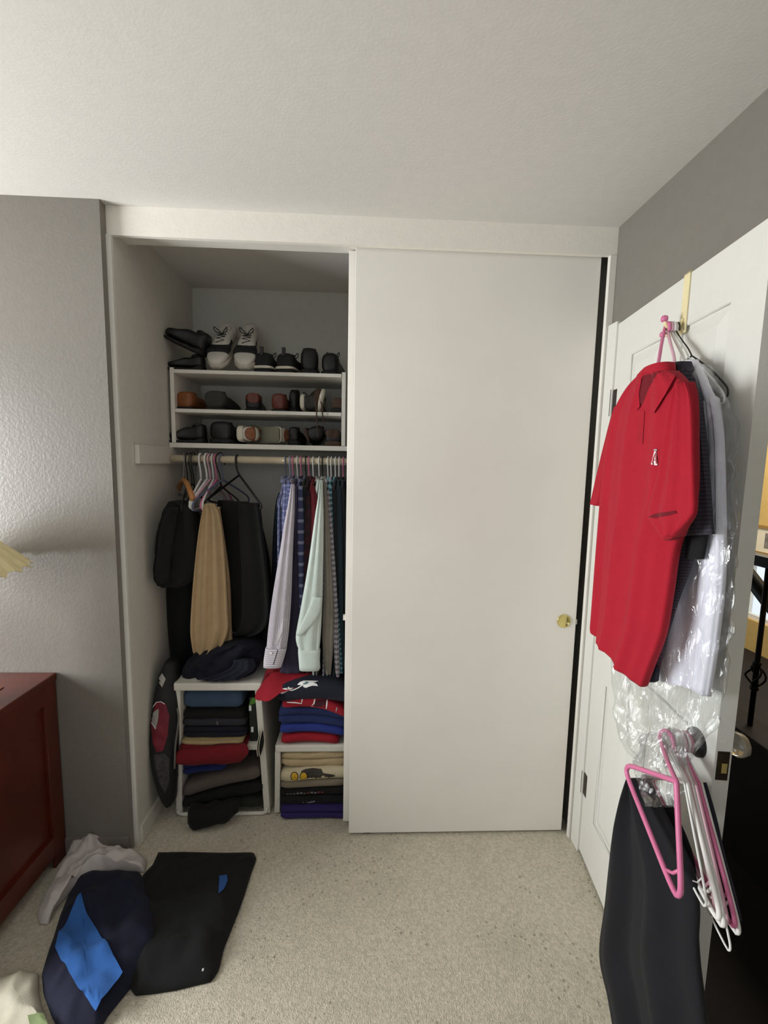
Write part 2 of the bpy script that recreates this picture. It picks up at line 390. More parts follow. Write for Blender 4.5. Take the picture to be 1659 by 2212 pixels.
# ------------------------------------------------------------------ entry door (open into the room) and hall beyond
HG = V((1.800, -0.066, 0.012)); FE = V((1.716, -0.752, 0.012)); DW = (FE-HG).length; DD = (FE-HG).normalized(); DNR = V((DD.y, -DD.x, 0))  # normal to the room side
if DNR.x > 0: DNR = -DNR
def D(s, n, z): return V((HG.x, HG.y, 0))+DD*s+DNR*n+V((0, 0, z))
def dbox(name, lst, material, parent, bevel=0.0):
    vs, fs = [], []
    for (s0, s1, n0, n1, z0, z1) in (lst if isinstance(lst, list) else [lst]):
        b = len(vs); vs += [D(*q) for q in ((s0, n0, z0), (s1, n0, z0), (s1, n1, z0), (s0, n1, z0), (s0, n0, z1), (s1, n0, z1), (s1, n1, z1), (s0, n1, z1))]
        fs += [tuple(b+i for i in f) for f in ((0, 3, 2, 1), (4, 5, 6, 7), (0, 1, 5, 4), (1, 2, 6, 5), (2, 3, 7, 6), (3, 0, 4, 7))]
    return mk(name, vs, fs, material, parent, bevel=bevel)
DT = 2.082
d1 = thing('door_1', 'white panelled bedroom door standing ajar with clothes hung on it', 'door', tuple(D(DW/2, -0.018, 0.012)), kind='structure')
st, ml = 0.105, 0.085
cols = [(st, DW/2-ml/2), (DW/2+ml/2, DW-st)]
rws = [(0.22, 0.78), (0.92, 1.60), (1.70, DT-0.13)]
fr = [(0, st, -.009, 0, .012, DT), (DW-st, DW, -.009, 0, .012, DT)]
zr = [(.012, .22), (.78, .92), (1.60, 1.70), (DT-.13, DT)]
fr += [(st, DW-st, -.009, 0, a, b) for a, b in zr]
fr += [(DW/2-ml/2, DW/2+ml/2, -.009, 0, a, b) for a, b in rws]
slab = dbox('slab', [(0, DW, -.036, -.009, .012, DT)]+fr, m_door, d1)
for (a, b) in cols:
    for (z0, z1) in rws:
        g = 0.012; e = 0.030
        P = [D(a+g, -.0088, z0+g), D(b-g, -.0088, z0+g), D(b-g, -.0088, z1-g), D(a+g, -.0088, z1-g), D(a+g+e, -.001, z0+g+e), D(b-g-e, -.001, z0+g+e), D(b-g-e, -.001, z1-g-e), D(a+g+e, -.001, z1-g-e)]
        mk('panel', P, [(0, 1, 5, 4), (1, 2, 6, 5), (2, 3, 7, 6), (3, 0, 4, 7), (4, 5, 6, 7), (0, 3, 2, 1)], m_door, d1)
        # moulding bead round the panel
        tube('moulding', [D(a, -.006, z0), D(b, -.006, z0), D(b, -.006, z1), D(a, -.006, z1)], 0.006, m_door, d1, seg=6, closed=True)
for z in (0.26, 1.76):
    h_ = dbox('hinge', [(-.010, 0.026, -.001, .002, z, z+.09)], m_bronze, d1)
    tube('hinge_pin', [D(-.006, .004, z-.003), D(-.006, .004, z+.093)], .0055, m_bronze, h_, seg=10)
lp = dbox('latch_plate', (DW, DW+.0015, -.031, -.005, .855, .925), m_bronze, d1)
dbox('latch_bolt', (DW+.001, DW+.007, -.024, -.012, .876, .900), m_brass, lp)
m_crystal = mat('cut_crystal', (240, 240, 232), rough=0.05, var=0.0)
_b = m_crystal.node_tree.nodes['Principled BSDF']; _b.inputs['Transmission Weight'].default_value = 0.75; _b.inputs['IOR'].default_value = 1.5
KS, KZ = DW-.062, .905
def knob_prof(side):
    n0 = 0.0 if side > 0 else -.036
    ro = lathe('knob_rosette', [(.034, 0), (.034, .007), (.028, .012), (.012, .014), (.011, .034)], D(KS, n0, KZ), DNR*side, mat('black_metal', (26, 27, 28), rough=.5, metal=.3), d1, seg=28)
    cut = lambda k: 1.0 if k % 2 else 0.955
    lathe('crystal_knob', [(.012, .034), (.020, .038), (.029, .050), (.030, .058), (.026, .070), (.016, .076)], D(KS, n0, KZ), DNR*side, m_crystal, ro, seg=16, rfun=cut)
knob_prof(1); knob_prof(-1)
# hall
m_hallwall = mat('tan_hall_paint', (196, 164, 98), rough=0.85, bump=0.2, bscale=80, var=0.03)
m_darkwood = mat('dark_stained_wood', (24, 18, 16), rough=0.75, var=0.25, vscale=8, coat=0.0)
struct(box('floor_hall', (XR, 4.5, -1.6, 3.2, -0.06, 0.0), m_darkwood))
struct(box('ceiling_hall', (XR+.12, 4.5, -1.6, 3.2, HC, HC+.08), m_ceiling))
struct(box('wall_hall_far', [(4.3, 4.4, -1.6, 1.15, 0, HC), (4.3, 4.4, 1.15, 2.02, 0, .27), (4.3, 4.4, 1.15, 2.02, .80, HC), (4.3, 4.4, 2.02, 3.2, 0, HC)], m_hallwall))
struct(box('wall_hall_end', [(XR+.12, 4.4, 3.1, 3.2, 0, HC)], m_hallwall))
struct(box('wall_hall_near', [(XR+.12, 4.4, -1.6, -1.5, 0, HC)], m_hallwall))
struct(box('wall_hall_stairs', (2.42, 2.52, -1.4, 1.6, 0, .515), m_darkwood))
struct(box('trim_5', (2.40, 2.54, -1.4, 1.6, .515, .545), m_darkwood, bevel=.006))
window('window_3', 4.33, 4.37, 1.15, 2.02, .27, .80, True)
m_iron = mat('wrought_iron', (20, 19, 18), rough=.45, metal=.6, var=.1)
ra = thing('stair_railing', 'black wrought iron railing in the hall beyond the door', 'railing', (2.47, 0, .545))
box('top_rail', (2.44, 2.50, -1.4, 1.5, 1.195, 1.24), m_iron, ra, bevel=.01)
def baluster(y):
    b = tube('baluster', [(2.47, y, .546), (2.47, y, 1.2)], .0095, m_iron, ra, seg=6)
    z0 = .755
    for k in range(4):
        pts = []
        for i in range(9):
            t = i/8; a = k*math.pi/2+t*2.0; r = .026*math.sin(math.pi*t)+.006
            pts.append((2.47+r*math.cos(a), y+r*math.sin(a), z0-.045+.09*t))
        tube('basket_bar', pts, .004, m_iron, b, seg=5)
    for z in (z0-.052, z0+.052): lathe('collar', [(.013, -.008), (.016, 0), (.013, .008)], (2.47, y, z), (0, 0, 1), m_iron, b, seg=10)
for i in range(9): baluster(-.78+.118*(i+.1)+.0)
rl = thing('handrail', 'dark sloping stair handrail past the hall railing', 'handrail', (2.8, .3, .5))
tube('rail', [(2.8, -.9, .05), (2.8, .38, 1.06), (2.8, 1.2, 1.70)], .035, m_iron, rl, seg=8)
for y in (-.1, .15, .42, .7): tube('post', [(2.8, y, 0.0), (2.8, y, .76+y*.79)], .012, m_iron, rl, seg=6)
pf = thing('picture_frame', 'small framed picture on the tan hall wall', 'picture', (4.29, 1.90, .86))
box('frame', [(4.275, 4.299, 1.62, 1.97, .86, .885), (4.275, 4.299, 1.62, 1.97, 1.085, 1.11), (4.275, 4.299, 1.62, 1.645, .885, 1.085), (4.275, 4.299, 1.945, 1.97, .885, 1.085)], mat('frame_wood', (150, 118, 62), .5), pf)
box('mat_board', (4.285, 4.299, 1.645, 1.945, .885, 1.085), mat('mat_board', (226, 214, 186), .8), pf)
box('print', (4.2845, 4.2852, 1.74, 1.85, .92, 1.05), mat('print', (120, 112, 104), .8, var=.3, vscale=20), pf)

# ------------------------------------------------------------------ closet shelf, rack and rod
SY = 0.385
sh = thing('closet_shelf', 'long white closet shelf with wall cleat above the hanging rod', 'shelf', (0.9, .55, 1.62))
box('board', (0.002, 1.80, SY, YB-.002, 1.622, 1.644), m_shelf, sh, bevel=.002)
box('cleat', (0.001, .019, .088, YB-.02, 1.548, 1.6215), m_closet, sh, bevel=.002)
box('back_cleat', (.02, 1.80, YB-.021, YB-.002, 1.548, 1.6215), m_closet, sh)
m_rod = mat('pale_wooden_rod', (206, 192, 165), rough=.4, var=.06, vscale=12, coat=.2)
rod = thing('closet_rod', 'pale round wooden rod the clothes hang from', 'rod', (.9, .36, 1.56))
RY, RZ, RR = .362, 1.572, .0165
tube('rod', [(.02, RY, RZ), (1.79, RY, RZ)], RR, m_rod, rod, seg=20)
rk = thing('shoe_rack', 'white two-tier shoe rack standing on the closet shelf', 'shoe rack', (.41, .55, 1.645))
box('side_panel', (.014, .032, SY+.004, YB-.01, 1.645, 1.978), m_shelf, rk, bevel=.0015)
box('side_panel', (.785, .803, SY+.004, YB-.01, 1.645, 1.978), m_shelf, rk, bevel=.0015)
box('shelf_board', (.033, .784, SY+.002, YB-.01, 1.954, 1.970), m_shelf, rk, bevel=.0015)
box('shelf_board', (.033, .784, SY+.002, YB-.01, 1.781, 1.797), m_shelf, rk, bevel=.0015)
S1, S2, S3 = 1.644, 1.797, 1.970   # standing heights

# ------------------------------------------------------------------ shoes
def shoe(name, label, upper, sole, accent=None, L=.275, W=1.0, H=1.0, sole_h=.024, midsole=None, style='sneaker', lace=None, group=None, tab=None, patch=None):
    r = thing(name, label, 'shoe', (0, 0, 0), group)
    hw = [(0, .020), (.03, .030), (.12, .035), (.3, .034), (.5, .037), (.7, .046), (.85, .043), (.95, .030), (1, .014)]
    if style == 'dress': top = [(0, .070), (.03, .078), (.12, .080), (.3, .068), (.5, .066), (.7, .050), (.85, .044), (.95, .036), (1, .026)]
    elif style == 'boot': top = [(0, .10), (.03, .118), (.12, .125), (.3, .124), (.5, .085), (.7, .060), (.85, .052), (.95, .042), (1, .030)]
    else: top = [(0, .074), (.03, .088), (.12, .092), (.3, .080), (.5, .078), (.7, .058), (.85, .050), (.95, .042), (1, .030)]
    def sec(z0, z1, grow, t, w_):
        return (V((0, t*L, (z0+z1)/2)), V((w_*W+grow, 0, 0)), V((0, 0, (z1-z0)/2)))
    loft('sole', [sec(0, sole_h*(.55 if (style == 'dress' and t > .28) else 1), .003, t*1.02-.01, w_) for t, w_ in hw], sole, r, nseg=20, nrow=18, power=5)
    if midsole: loft('midsole', [sec(sole_h, sole_h+.012, .0045, t*1.03-.015, w_) for t, w_ in hw], midsole, r, nseg=20, nrow=18, power=5)
    s1 = sole_h+(.012 if midsole else 0)
    loft('upper', [(V((0, t*L, (s1*.7+tp[1]*H)/2)), V((w_*W, 0, 0)), V((0, 0, (tp[1]*H-s1*.7)/2))) for (t, w_), tp in zip(hw, top)], upper, r, nseg=24, nrow=22, power=3.4 if style == 'dress' else 2.8)
    # padded collar opening
    col = [(.022*W*math.cos(a), L*(.19+.13*math.sin(a)), H*((.072 if style == 'dress' else .082) if style != 'boot' else .116)+.004*math.cos(2*a)) for a in [k*2*math.pi/14 for k in range(14)]]
    tube('collar', col, .007, accent or upper, r, seg=6, closed=True)
    if accent: loft('heel_counter', [(V((0, y, .052*H+.01)), V((w_*W, 0, 0)), V((0, 0, .024*H))) for y, w_ in ((-.005, .016), (-.003, .024), (.02, .034), (.045, .0365))], accent, r, nseg=18, nrow=8, power=3)
    if patch: loft('side_panel', [(V((0, y, .048*H)), V((w_*W, 0, 0)), V((0, 0, .016*H))) for y, w_ in ((.11, .0375), (.15, .0405), (.19, .0485), (.22, .0478))], patch, r, nseg=18, nrow=8, power=3)
    if tab: box('heel_tab', (-.007, .007, -.006, .004, .075*H, .112*H), tab, r, local=True)
    if lace:
        lc = tube('laces', [(-.018, L*.40, .079*H), (.018, L*.43, .080*H), (-.018, L*.47, .079*H), (.018, L*.51, .077*H), (-.018, L*.55, .073*H), (.018, L*.60, .068*H)], .003, lace, r, seg=5)
        for s in (-1, 1): tube('lace_loop', [(0, L*.40, .082*H), (s*.015, L*.38, .098*H), (s*.03, L*.39, .112*H), (s*.026, L*.41, .095*H), (0, L*.41, .083*H)], .0022, lace, lc, seg=5, smooth_n=14)
    return r
def put(o, p, rx=0, ry=0, rz=0):
    o.rotation_euler = (math.radians(rx), math.radians(ry), math.radians(rz)); o.location = p; return o
lb = mat('black_leather', (24, 24, 26), rough=.45, var=.15, bump=.1); lbm = mat('black_mesh', (30, 31, 34), rough=.85, var=.2, bump=.4, bscale=300)
lbr = mat('tan_leather', (128, 74, 36), rough=.45, var=.15, bump=.1); lrb = mat('reddish_leather', (96, 46, 34), rough=.4, var=.15, bump=.1)
lgr = mat('charcoal_suede', (58, 56, 54), rough=.9, var=.12, bump=.3); lbw = mat('brown_suede', (74, 56, 46), rough=.9, var=.15, bump=.3)
lwh = mat('white_leather', (205, 200, 190), rough=.5, var=.04, bump=.1); lgw = mat('pale_grey_rubber', (186, 180, 168), rough=.6, var=.05)
rbk = mat('black_rubber', (22, 22, 23), rough=.7, var=.1); rwh = mat('white_rubber', (214, 208, 190), rough=.6, var=.04); rgr = mat('grey_green_rubber', (128, 126, 110), rough=.7, var=.06)
rbr = mat('chestnut_leather', (132, 84, 58), rough=.6, var=.1, bump=.1)
def X_at(px, py, Y): return at(px, py, Y=Y).x
# top of the rack
s = shoe('black_shoe', 'black shoe lying along the left end of the rack top', lb, rbk, style='dress', L=.165, W=.95, H=.9); put(s, (X_at(440, 790, .43), .44, S3), 0, 0, 90)
s = shoe('black_shoe', 'black shoe propped toe up on another at the rack top left', lb, rbk, style='dress', L=.185, W=1.25, H=1.25); put(s, (X_at(440, 775, .43), .425, S3+.066), 24, 0, 90)
for k, px, rz in ((0, 477, 176), (1, 523, 184)):
    s = shoe('white_sneaker', ('left' if k == 0 else 'right')+' one of two pale grey-white sneakers propped heel up against the closet wall', lwh, lgw, accent=lwh, patch=lbm, L=.275, W=1.08, H=1.05, lace=lb, group='white sneakers on the rack top')
    put(s, (X_at(px, 795, .42), .615, S3+.19), -41, 0, rz)
for k, px, rz in ((0, 566, -6), (1, 613, -10)):
    s = shoe('black_sneaker', 'black sneaker with white midsole stripe, '+('left' if k == 0 else 'right')+' one of the pair on the rack top', lbm, rbk, midsole=rwh, tab=lb, W=1.25, H=1.02, sole_h=.020, lace=lb, group='striped-sole black sneakers')
    put(s, (X_at(px, 800, .41), .412, S3), 0, 0, rz)
for k, px, rz, in ((0, 669, 8), (1, 711, -4)):
    s = shoe('black_work_shoe', 'plain black work shoe, '+('left' if k == 0 else 'right')+' one of the pair at the rack top right', lb, rbk, W=1.18, H=1.0 if k == 0 else 1.18, style='boot' if k == 0 else 'sneaker', lace=lb if k else None, group='plain black work shoes')
    put(s, (X_at(px, 805, .42), .42+.02*k, S3), 0, 0, rz)
# middle tier
s = shoe('dress_shoe', 'tan brown leather shoe, heel out, left end of the middle tier', lbr, rbk, style='dress', W=1.2, H=1.02, sole_h=.012); put(s, (X_at(397, 878, .41), .41, S2), 0, 0, -4)
s = shoe('suede_shoe', 'charcoal suede shoe, heel out, second on the middle tier', lgr, rbk, style='sneaker', W=1.45, H=.98, sole_h=.014); put(s, (X_at(463, 882, .41), .41, S2), 0, 0, 2)
s = shoe('dress_shoe', 'dark shoe with a small brown heel patch in the middle tier', lb, rbk, accent=lrb, style='dress', W=1.05, H=.98, sole_h=.014); put(s, (X_at(546, 884, .42), .43, S2), 0, 0, 10)
s = shoe('dress_shoe', 'glossy reddish brown leather shoe, heel out, on the middle tier', lrb, rbk, style='dress', W=1.0, H=1.05, sole_h=.012); put(s, (X_at(600, 885, .41), .41, S2), 0, 0, -3)
s = shoe('black_shoe', 'black shoe tucked behind, between brown shoe and grey sneaker', lb, rbk, style='boot', W=.62, H=.92); put(s, (X_at(632, 885, .47), .47, S2), 0, 0, -4)
s = shoe('grey_sneaker', 'grey canvas sneaker on its side showing a white sole', lgr, rwh, accent=lgr, W=1.0, H=.95, sole_h=.020, lace=lgr); put(s, (X_at(648, 870, .42), .42, S2+.0495), 0, 90, -3)
s = shoe('brown_boot', 'dark brown shoe on its side with a white toe sole', lbw, rwh, W=1.15, H=1.0, sole_h=.02, lace=lbw); put(s, (X_at(690, 870, .42), .68, S2+.060), 0, 78, 184)
s = shoe('brown_shoe', 'dark brown suede shoe at the right end of the middle tier', lbw, rbk, W=.8, H=.9, style='dress'); put(s, (X_at(731, 885, .41)-.006, .41, S2+.0), 0, 0, 0)
for i, (a, b, c, yy) in enumerate(((684, 852, 945, .372), (697, 868, 915, .374))):
    pts = [at(a-4, b, Y=.40), at(a-1, 880, Y=.376), at(a, 900, Y=yy), at(a+2, c, Y=yy)]
    tag(tube('shoelace', pts, .0028, lbw, None, seg=6, smooth_n=16), ('long' if i == 0 else 'short')+' brown shoelace dangling over the rack shelf edge', 'shoelace')
# bottom tier
s = shoe('black_shoe', 'black shoe lying sideways, left end of the bottom tier', lb, rbk, style='dress', L=.17, W=1.0, H=1.12); put(s, (X_at(443, 952, .43), .44, S1), 0, 0, 90)
s = shoe('black_shoe', 'black shoe, heel out, second on the bottom tier', lb, rbk, style='dress', W=1.55, H=1.3); put(s, (X_at(475, 953, .42), .42, S1), 0, 0, -3)
s = shoe('white_brown_sneaker', 'white sneaker with a chestnut heel lying on its side', lwh, rwh, accent=rbr, W=1.0, H=1.02, sole_h=.028); put(s, (X_at(511, 930, .41), .412, S1+.0495), 0, 90, -4)
s = shoe('white_brown_sneaker', 'white-edged sneaker on its side, grey sole facing out', lwh, rgr, midsole=rwh, accent=rbr, L=.24, W=1.0, H=.9, sole_h=.012); put(s, (X_at(602, 930, .43), .415, S1+.0495), 0, 90, 56)
s = shoe('black_sandal', 'black shoe, heel out, beside the sneaker sole', lb, rbk, style='dress', W=.75, H=1.1); put(s, (X_at(631, 958, .42)+.004, .43, S1), 0, 0, 0)
s = shoe('black_sandal', 'black shoe with brown edging, tilted on the bottom tier', lb, lbw, W=.95, H=.95, sole_h=.012); put(s, (X_at(660, 945, .42), .42, S1+.050), 0, 76, 0)
s = shoe('black_sandal', 'black shoe with brown collar at the bottom tier right end', lb, lbw, accent=lbw, W=1.05, H=.92, style='dress'); put(s, (X_at(718, 960, .42), .42, S1), 0, 0, 0)

# ------------------------------------------------------------------ hangers
P_white = mat('white_plastic', (226, 224, 220), rough=.35, var=.02); P_pink = mat('pink_plastic', (205, 112, 150), rough=.35, var=.04); P_lpink = mat('pale_pink_plastic', (214, 168, 182), rough=.35, var=.04)
P_black = mat('black_hanger_plastic', (20, 20, 22), rough=.4, var=.05); P_lav = mat('lavender_plastic', (158, 160, 196), rough=.35, var=.04); P_blue = mat('slate_blue_plastic', (92, 100, 124), rough=.4, var=.04)
P_wire = mat('white_coated_wire', (218, 218, 214), rough=.4, var=.02); P_wood = mat('honey_wood', (190, 130, 74), rough=.4, var=.15, vscale=14, coat=.2); P_steel = mat('steel_wire', (160, 160, 158), rough=.3, metal=1.0)
def hanger_geom(r, half, drop, neck, hr, parent, material, hook_mat=None, style='plastic'):
    """local: rod centre at the origin, shoulders along y. parts: hook, body"""
    hk = [(0, hr*math.cos(a), hr*math.sin(a)) for a in [math.radians(d) for d in range(-25, 181, 17)]]
    hk = [(0, y, z) for (_, y, z) in hk]+[(0, -hr*.85, -.02), (0, -.004, -neck*.62), (0, 0, -neck)]
    tube('hook', hk, r*.85, hook_mat or material, parent, seg=6, smooth_n=26)
    if style == 'wood':
        body = [(0, -half, -neck-drop), (0, -half*.8, -neck-drop*.72), (0, -half*.4, -neck-drop*.2), (0, 0, -neck), (0, half*.4, -neck-drop*.2), (0, half*.8, -neck-drop*.72), (0, half, -neck-drop)]
        tube('body', body, [r*2.6, r*2.6, r*2.3, r*2.2, r*2.3, r*2.6, r*2.6], material, parent, seg=8)
        tube('trouser_bar', [(0, -half*.9, -neck-drop), (0, half*.9, -neck-drop)], r*1.2, hook_mat or material, parent, seg=6)
    else:
        e = .028
        body = [(0, 0, -neck), (0, half*.5, -neck-drop*.42), (0, half*.9, -neck-drop*.80), (0, half, -neck-drop-.002), (0, half*.97, -neck-drop-e*.8), (0, half*.86, -neck-drop-e), (0, 0, -neck-drop-e), (0, -half*.86, -neck-drop-e), (0, -half*.97, -neck-drop-e*.8), (0, -half, -neck-drop-.002), (0, -half*.9, -neck-drop*.80), (0, -half*.5, -neck-drop*.42)]
        tube('body', body, r, material, parent, seg=8, closed=True)
HANGERS = {}
def hanger(label, material, x, rz=0, r=.0042, half=.20, drop=.105, neck=.085, hr=None, style='plastic', hook_mat=None, group='hangers on the closet rod', y=RY, z=RZ, rx=0, name='clothes_hanger'):
    hr = hr or (RR+r+.0015); key = (material.name, r, half, drop, neck, round(hr, 4), style)
    h = thing(name, label, 'hanger', (0, 0, 0), group)
    if key not in HANGERS:
        hanger_geom(r, half, drop, neck, hr, h, material, hook_mat, style); HANGERS[key] = h
    else:
        for ch in HANGERS[key].children:
            c = ch.copy(); COL.objects.link(c); c.parent = h
    put(h, (x, y, z), rx, 0, rz); return h
def XR_at(px): return at(px, 990, Y=RY).x

# ------------------------------------------------------------------ surface marks that follow a garment
from mathutils.bvhtree import BVHTree
def bvh_of(*objs):
    vs, fs = [], []
    for o in objs:
        b = len(vs); off = V(o.location); p = o.parent
        while p is not None: off += V(p.location); p = p.parent
        vs += [v.co+off for v in o.data.vertices]; fs += [tuple(b+i for i in pl.vertices) for pl in o.data.polygons]
    return BVHTree.FromPolygons(vs, fs)
from mathutils.geometry import tessellate_polygon
def decal(name, bvh, pts, material, parent, lift=.0016, step=5.0):
    """a thin print on the garment: traced outline, triangulated, dropped onto the cloth surface"""
    P2 = [V((p[0], p[1], 0)) for p in pts]; tris = [tuple(P2[i] for i in t) for t in tessellate_polygon([P2])]
    done = []
    while tris:
        a, b, c = tris.pop(); e = [(a-b).length, (b-c).length, (c-a).length]; k = e.index(max(e))
        if e[k] <= step*1.6: done.append((a, b, c)); continue
        if k == 1: a, b, c = b, c, a
        elif k == 2: a, b, c = c, a, b
        m_ = (a+b)/2; tris += [(a, m_, c), (m_, b, c)]
    idx, vs, fs, ok = {}, [], [], []
    def vid(q):
        key = (round(q.x, 3), round(q.y, 3))
        if key not in idx:
            d = ray(q.x, q.y).normalized(); h = bvh.ray_cast(CAM, d); idx[key] = len(vs); ok.append(h[0] is not None)
            vs.append(h[0]-d*lift if h[0] is not None else V((0, 0, 0)))
        return idx[key]
    for t in done:
        f = tuple(vid(q) for q in t)
        if len(set(f)) == 3 and all(ok[k] for k in f): fs.append(f)
    if not fs: return None
    used = sorted({k for f in fs for k in f}); rm = {k: i for i, k in enumerate(used)}
    return mk(name, [vs[k] for k in used], [tuple(rm[k] for k in f) for f in fs], material, parent)
def stroke(pts, wd):
    """outline of a thick polyline in px"""
    L_, R_ = [], []
    for i, p in enumerate(pts):
        a = V(pts[max(i-1, 0)]); b = V(pts[min(i+1, len(pts)-1)]); d = (b-a); d = d.normalized() if d.length > 0 else V((1, 0)); nn = V((-d.y, d.x))*wd/2
        L_.append(tuple(V(p)+nn)); R_.append(tuple(V(p)-nn))
    return L_+R_[::-1]

# ------------------------------------------------------------------ clothes on the rod: trousers group at the left
c_black = cloth('black_cotton', (13, 13, 15)); c_navy = cloth('navy_cotton', (27, 29, 44)); c_tan = cloth('tan_twill', (186, 160, 122)); c_brown = cloth('brown_twill', (70, 58, 50)); c_char = cloth('charcoal_wool', (38, 37, 40))
c_blackw = cloth('black_wool', (9, 9, 10))
hanger('honey-coloured wooden hanger with steel clips at the far left of the rod', P_wood, XR_at(396), rz=32, r=.0046, half=.19, drop=.075, neck=.095, style='wood', hook_mat=P_steel)
g = thing('jacket', 'black jacket hanging against the left closet wall', 'jacket', (.1, .22, 1.0))
loft('body', rows_y([(1082, 372, 392), (1100, 358, 420), (1140, 346, 428), (1190, 340, 432), (1235, 334, 430), (1262, 345, 405)], .225, .055), c_black, g, fold=.006, ffreq=2.2, rough=.012, seed=3)
loft('sleeve', rows_y([(1098, 366, 384), (1140, 350, 378), (1190, 341, 372), (1240, 336, 366), (1258, 340, 362)], .150, .022), c_black, g, fold=.004, rough=.01, seed=5, nseg=22)
g = thing('trousers', 'long black trousers hanging low beside the sports bag', 'trousers', (.13, .33, .3))
loft('legs', rows_y([(1180, 366, 425), (1260, 358, 424), (1350, 362, 420), (1450, 372, 408), (1520, 376, 396), (1600, 374, 388)], .315, .022), c_blackw, g, fold=.006, ffreq=2, seed=1)
g = thing('trousers', 'dark brown trousers between the black jacket and the tan ones', 'trousers', (.2, .36, .9))
loft('legs', rows_y([(1102, 414, 432), (1160, 410, 436), (1250, 412, 440), (1380, 414, 440)], .34, .015), c_brown, g, fold=.004, seed=2)
g = thing('trousers', 'tan trousers folded over a white hanger', 'trousers', (.26, .20, .85))
t1 = loft('legs', rows_y([(1088, 444, 462), (1112, 438, 474), (1160, 430, 482), (1230, 422, 488), (1300, 416, 492), (1360, 413, 494), (1396, 417, 480), (1408, 420, 468)], .205, .020), c_tan, g, fold=.012, ffreq=2.9, fdrift=.5, seed=4, nseg=48)
loft('inner_leg', rows_y([(1095, 462, 474), (1160, 470, 484), (1250, 476, 496), (1345, 480, 500), (1385, 482, 502)], .245, .012), c_tan, g, fold=.004, seed=6, nseg=24)
for i, (px, mm, lab, rz, hrr) in enumerate(((433, P_white, 'thick white plastic hanger in front of the tan trousers', 4, None), (446, P_white, 'white plastic hanger with tan trousers over its bar', -3, None), (453, P_lpink, 'pale pink hanger just right of the white ones', -6, None), (460, P_wire, 'thin white hanger beside the pink ones', 3, None), (467, P_pink, 'deep pink plastic hanger in the trousers group', -5, None), (480, P_blue, 'slate blue hanger behind the black one', -22, None))):
    hanger(lab, mm, XR_at(px), rz=rz, r=.0055 if i < 2 else .0042, half=.165 if i < 5 else .19, drop=.10, neck=.092, hr=None)
for i, (px, rz) in enumerate(((404, 14), (413, 8))):
    hanger(('first' if i == 0 else 'second')+' black wire hanger from the left, its tall hook rising over the shelf edge', P_black, XR_at(px), rz=rz, r=.0028, half=.19, drop=.09, neck=.10, hr=.040, z=RZ-.012)
hanger('black hanger with a tall slim hook left of the white hangers', P_black, XR_at(418), rz=6, r=.0036, half=.18, drop=.09, neck=.12, hr=.042, z=RZ-.012)
hanger('black hanger with a long straight hook near the blue one', P_black, XR_at(476), rz=-12, r=.0036, half=.17, drop=.09, neck=.115, hr=.038, z=RZ-.008)
# black hanger turned towards the room, built between its own three corners
g = thing('clothes_hanger', 'black triangular hanger turned to face the room', 'hanger', (XR_at(512), RY, RZ), 'hangers on the closet rod')
hx = XR_at(512); hk = [(hx, RY+.020*math.cos(a), RZ+.020*math.sin(a)) for a in [math.radians(d) for d in range(-20, 181, 20)]]+[tuple(at(511, 1012, Y=.34)), tuple(at(517, 1026, Y=.335))]
tube('hook', hk, .0048, P_black, g, seg=8, smooth_n=30)
A, B, N = at(449, 1078, Y=.43), at(564, 1090, Y=.215), at(517, 1026, Y=.335)
A2, B2 = A+V((0, 0, -.012)), B+V((0, 0, -.018))
tube('body', [N, N.lerp(A, .5), N.lerp(A, .92), A, A2.lerp(B2, .05), A2.lerp(B2, .5), A2.lerp(B2, .96), B2, B, N.lerp(B, .92), N.lerp(B, .5)], .0048, P_black, g, seg=8, closed=True)
g = thing('trousers', 'wide black trousers draped over the black triangular hanger', 'trousers', (.34, .26, .9))
loft('legs', rows_y([(1084, 476, 558, .375, .228), (1110, 472, 562, .37, .215), (1170, 468, 570, .36, .20), (1250, 462, 580, .355, .19), (1320, 459, 582, .35, .19), (1350, 466, 566, .35, .20), (1364, 482, 540, .34, .23)], .28, .022), c_blackw, g, fold=.016, ffreq=2.6, fdrift=.3, seed=8, nseg=48)
loft('back_leg', rows_y([(1100, 500, 560, .42, .31), (1200, 505, 582, .41, .29), (1300, 505, 590, .40, .28), (1375, 508, 586, .40, .28)], .35, .014), c_blackw, g, fold=.007, seed=9)
g = thing('white_shirt', 'white cloth edge showing under the black trousers', 'shirt', (.31, .42, .8))
loft('hem', rows_y([(1270, 488, 510), (1330, 486, 512), (1358, 485, 508)], .425, .008), cloth('white_cotton', (214, 214, 216)), g, fold=.003, seed=2)

# ------------------------------------------------------------------ clothes on the rod: shirts at the right, edge on
def sl_auto(px, w0, w1, ybot, Y=.145): return [(1062, px-w0*.5, px+w0*.5), (1110, px-w0*.8, px+w0*.6), (1200, px-w1, px+w1*.6), (1320, px-w1, px+w1*.6), (ybot, px-w1*.8, px+w1*.5)]
p_floral = patterned('blue_floral', (80, 86, 132), (146, 150, 180), 'plaid', 22, 38, .35)
p_bstripe = patterned('blue_white_stripe', (128, 134, 172), (74, 82, 124), 'bands', 10, 60, .4)
p_lav = patterned('lavender_grey_stripe', (196, 190, 198), (120, 114, 122), 'stripe', 13, 10, .28)
p_navyst = patterned('navy_grey_stripe', (36, 44, 58), (78, 94, 112), 'stripe', 5, 4, .35)
p_bplaid = patterned('blue_plaid', (42, 47, 80), (110, 118, 158), 'plaid', 6, 22, .28, (156, 160, 182))
p_maroon = patterned('maroon_plaid', (64, 26, 34), (26, 24, 34), 'plaid', 8, 18, .4)
p_check = patterned('black_white_check', (38, 36, 44), (190, 182, 190), 'plaid', 8, 44, .5)
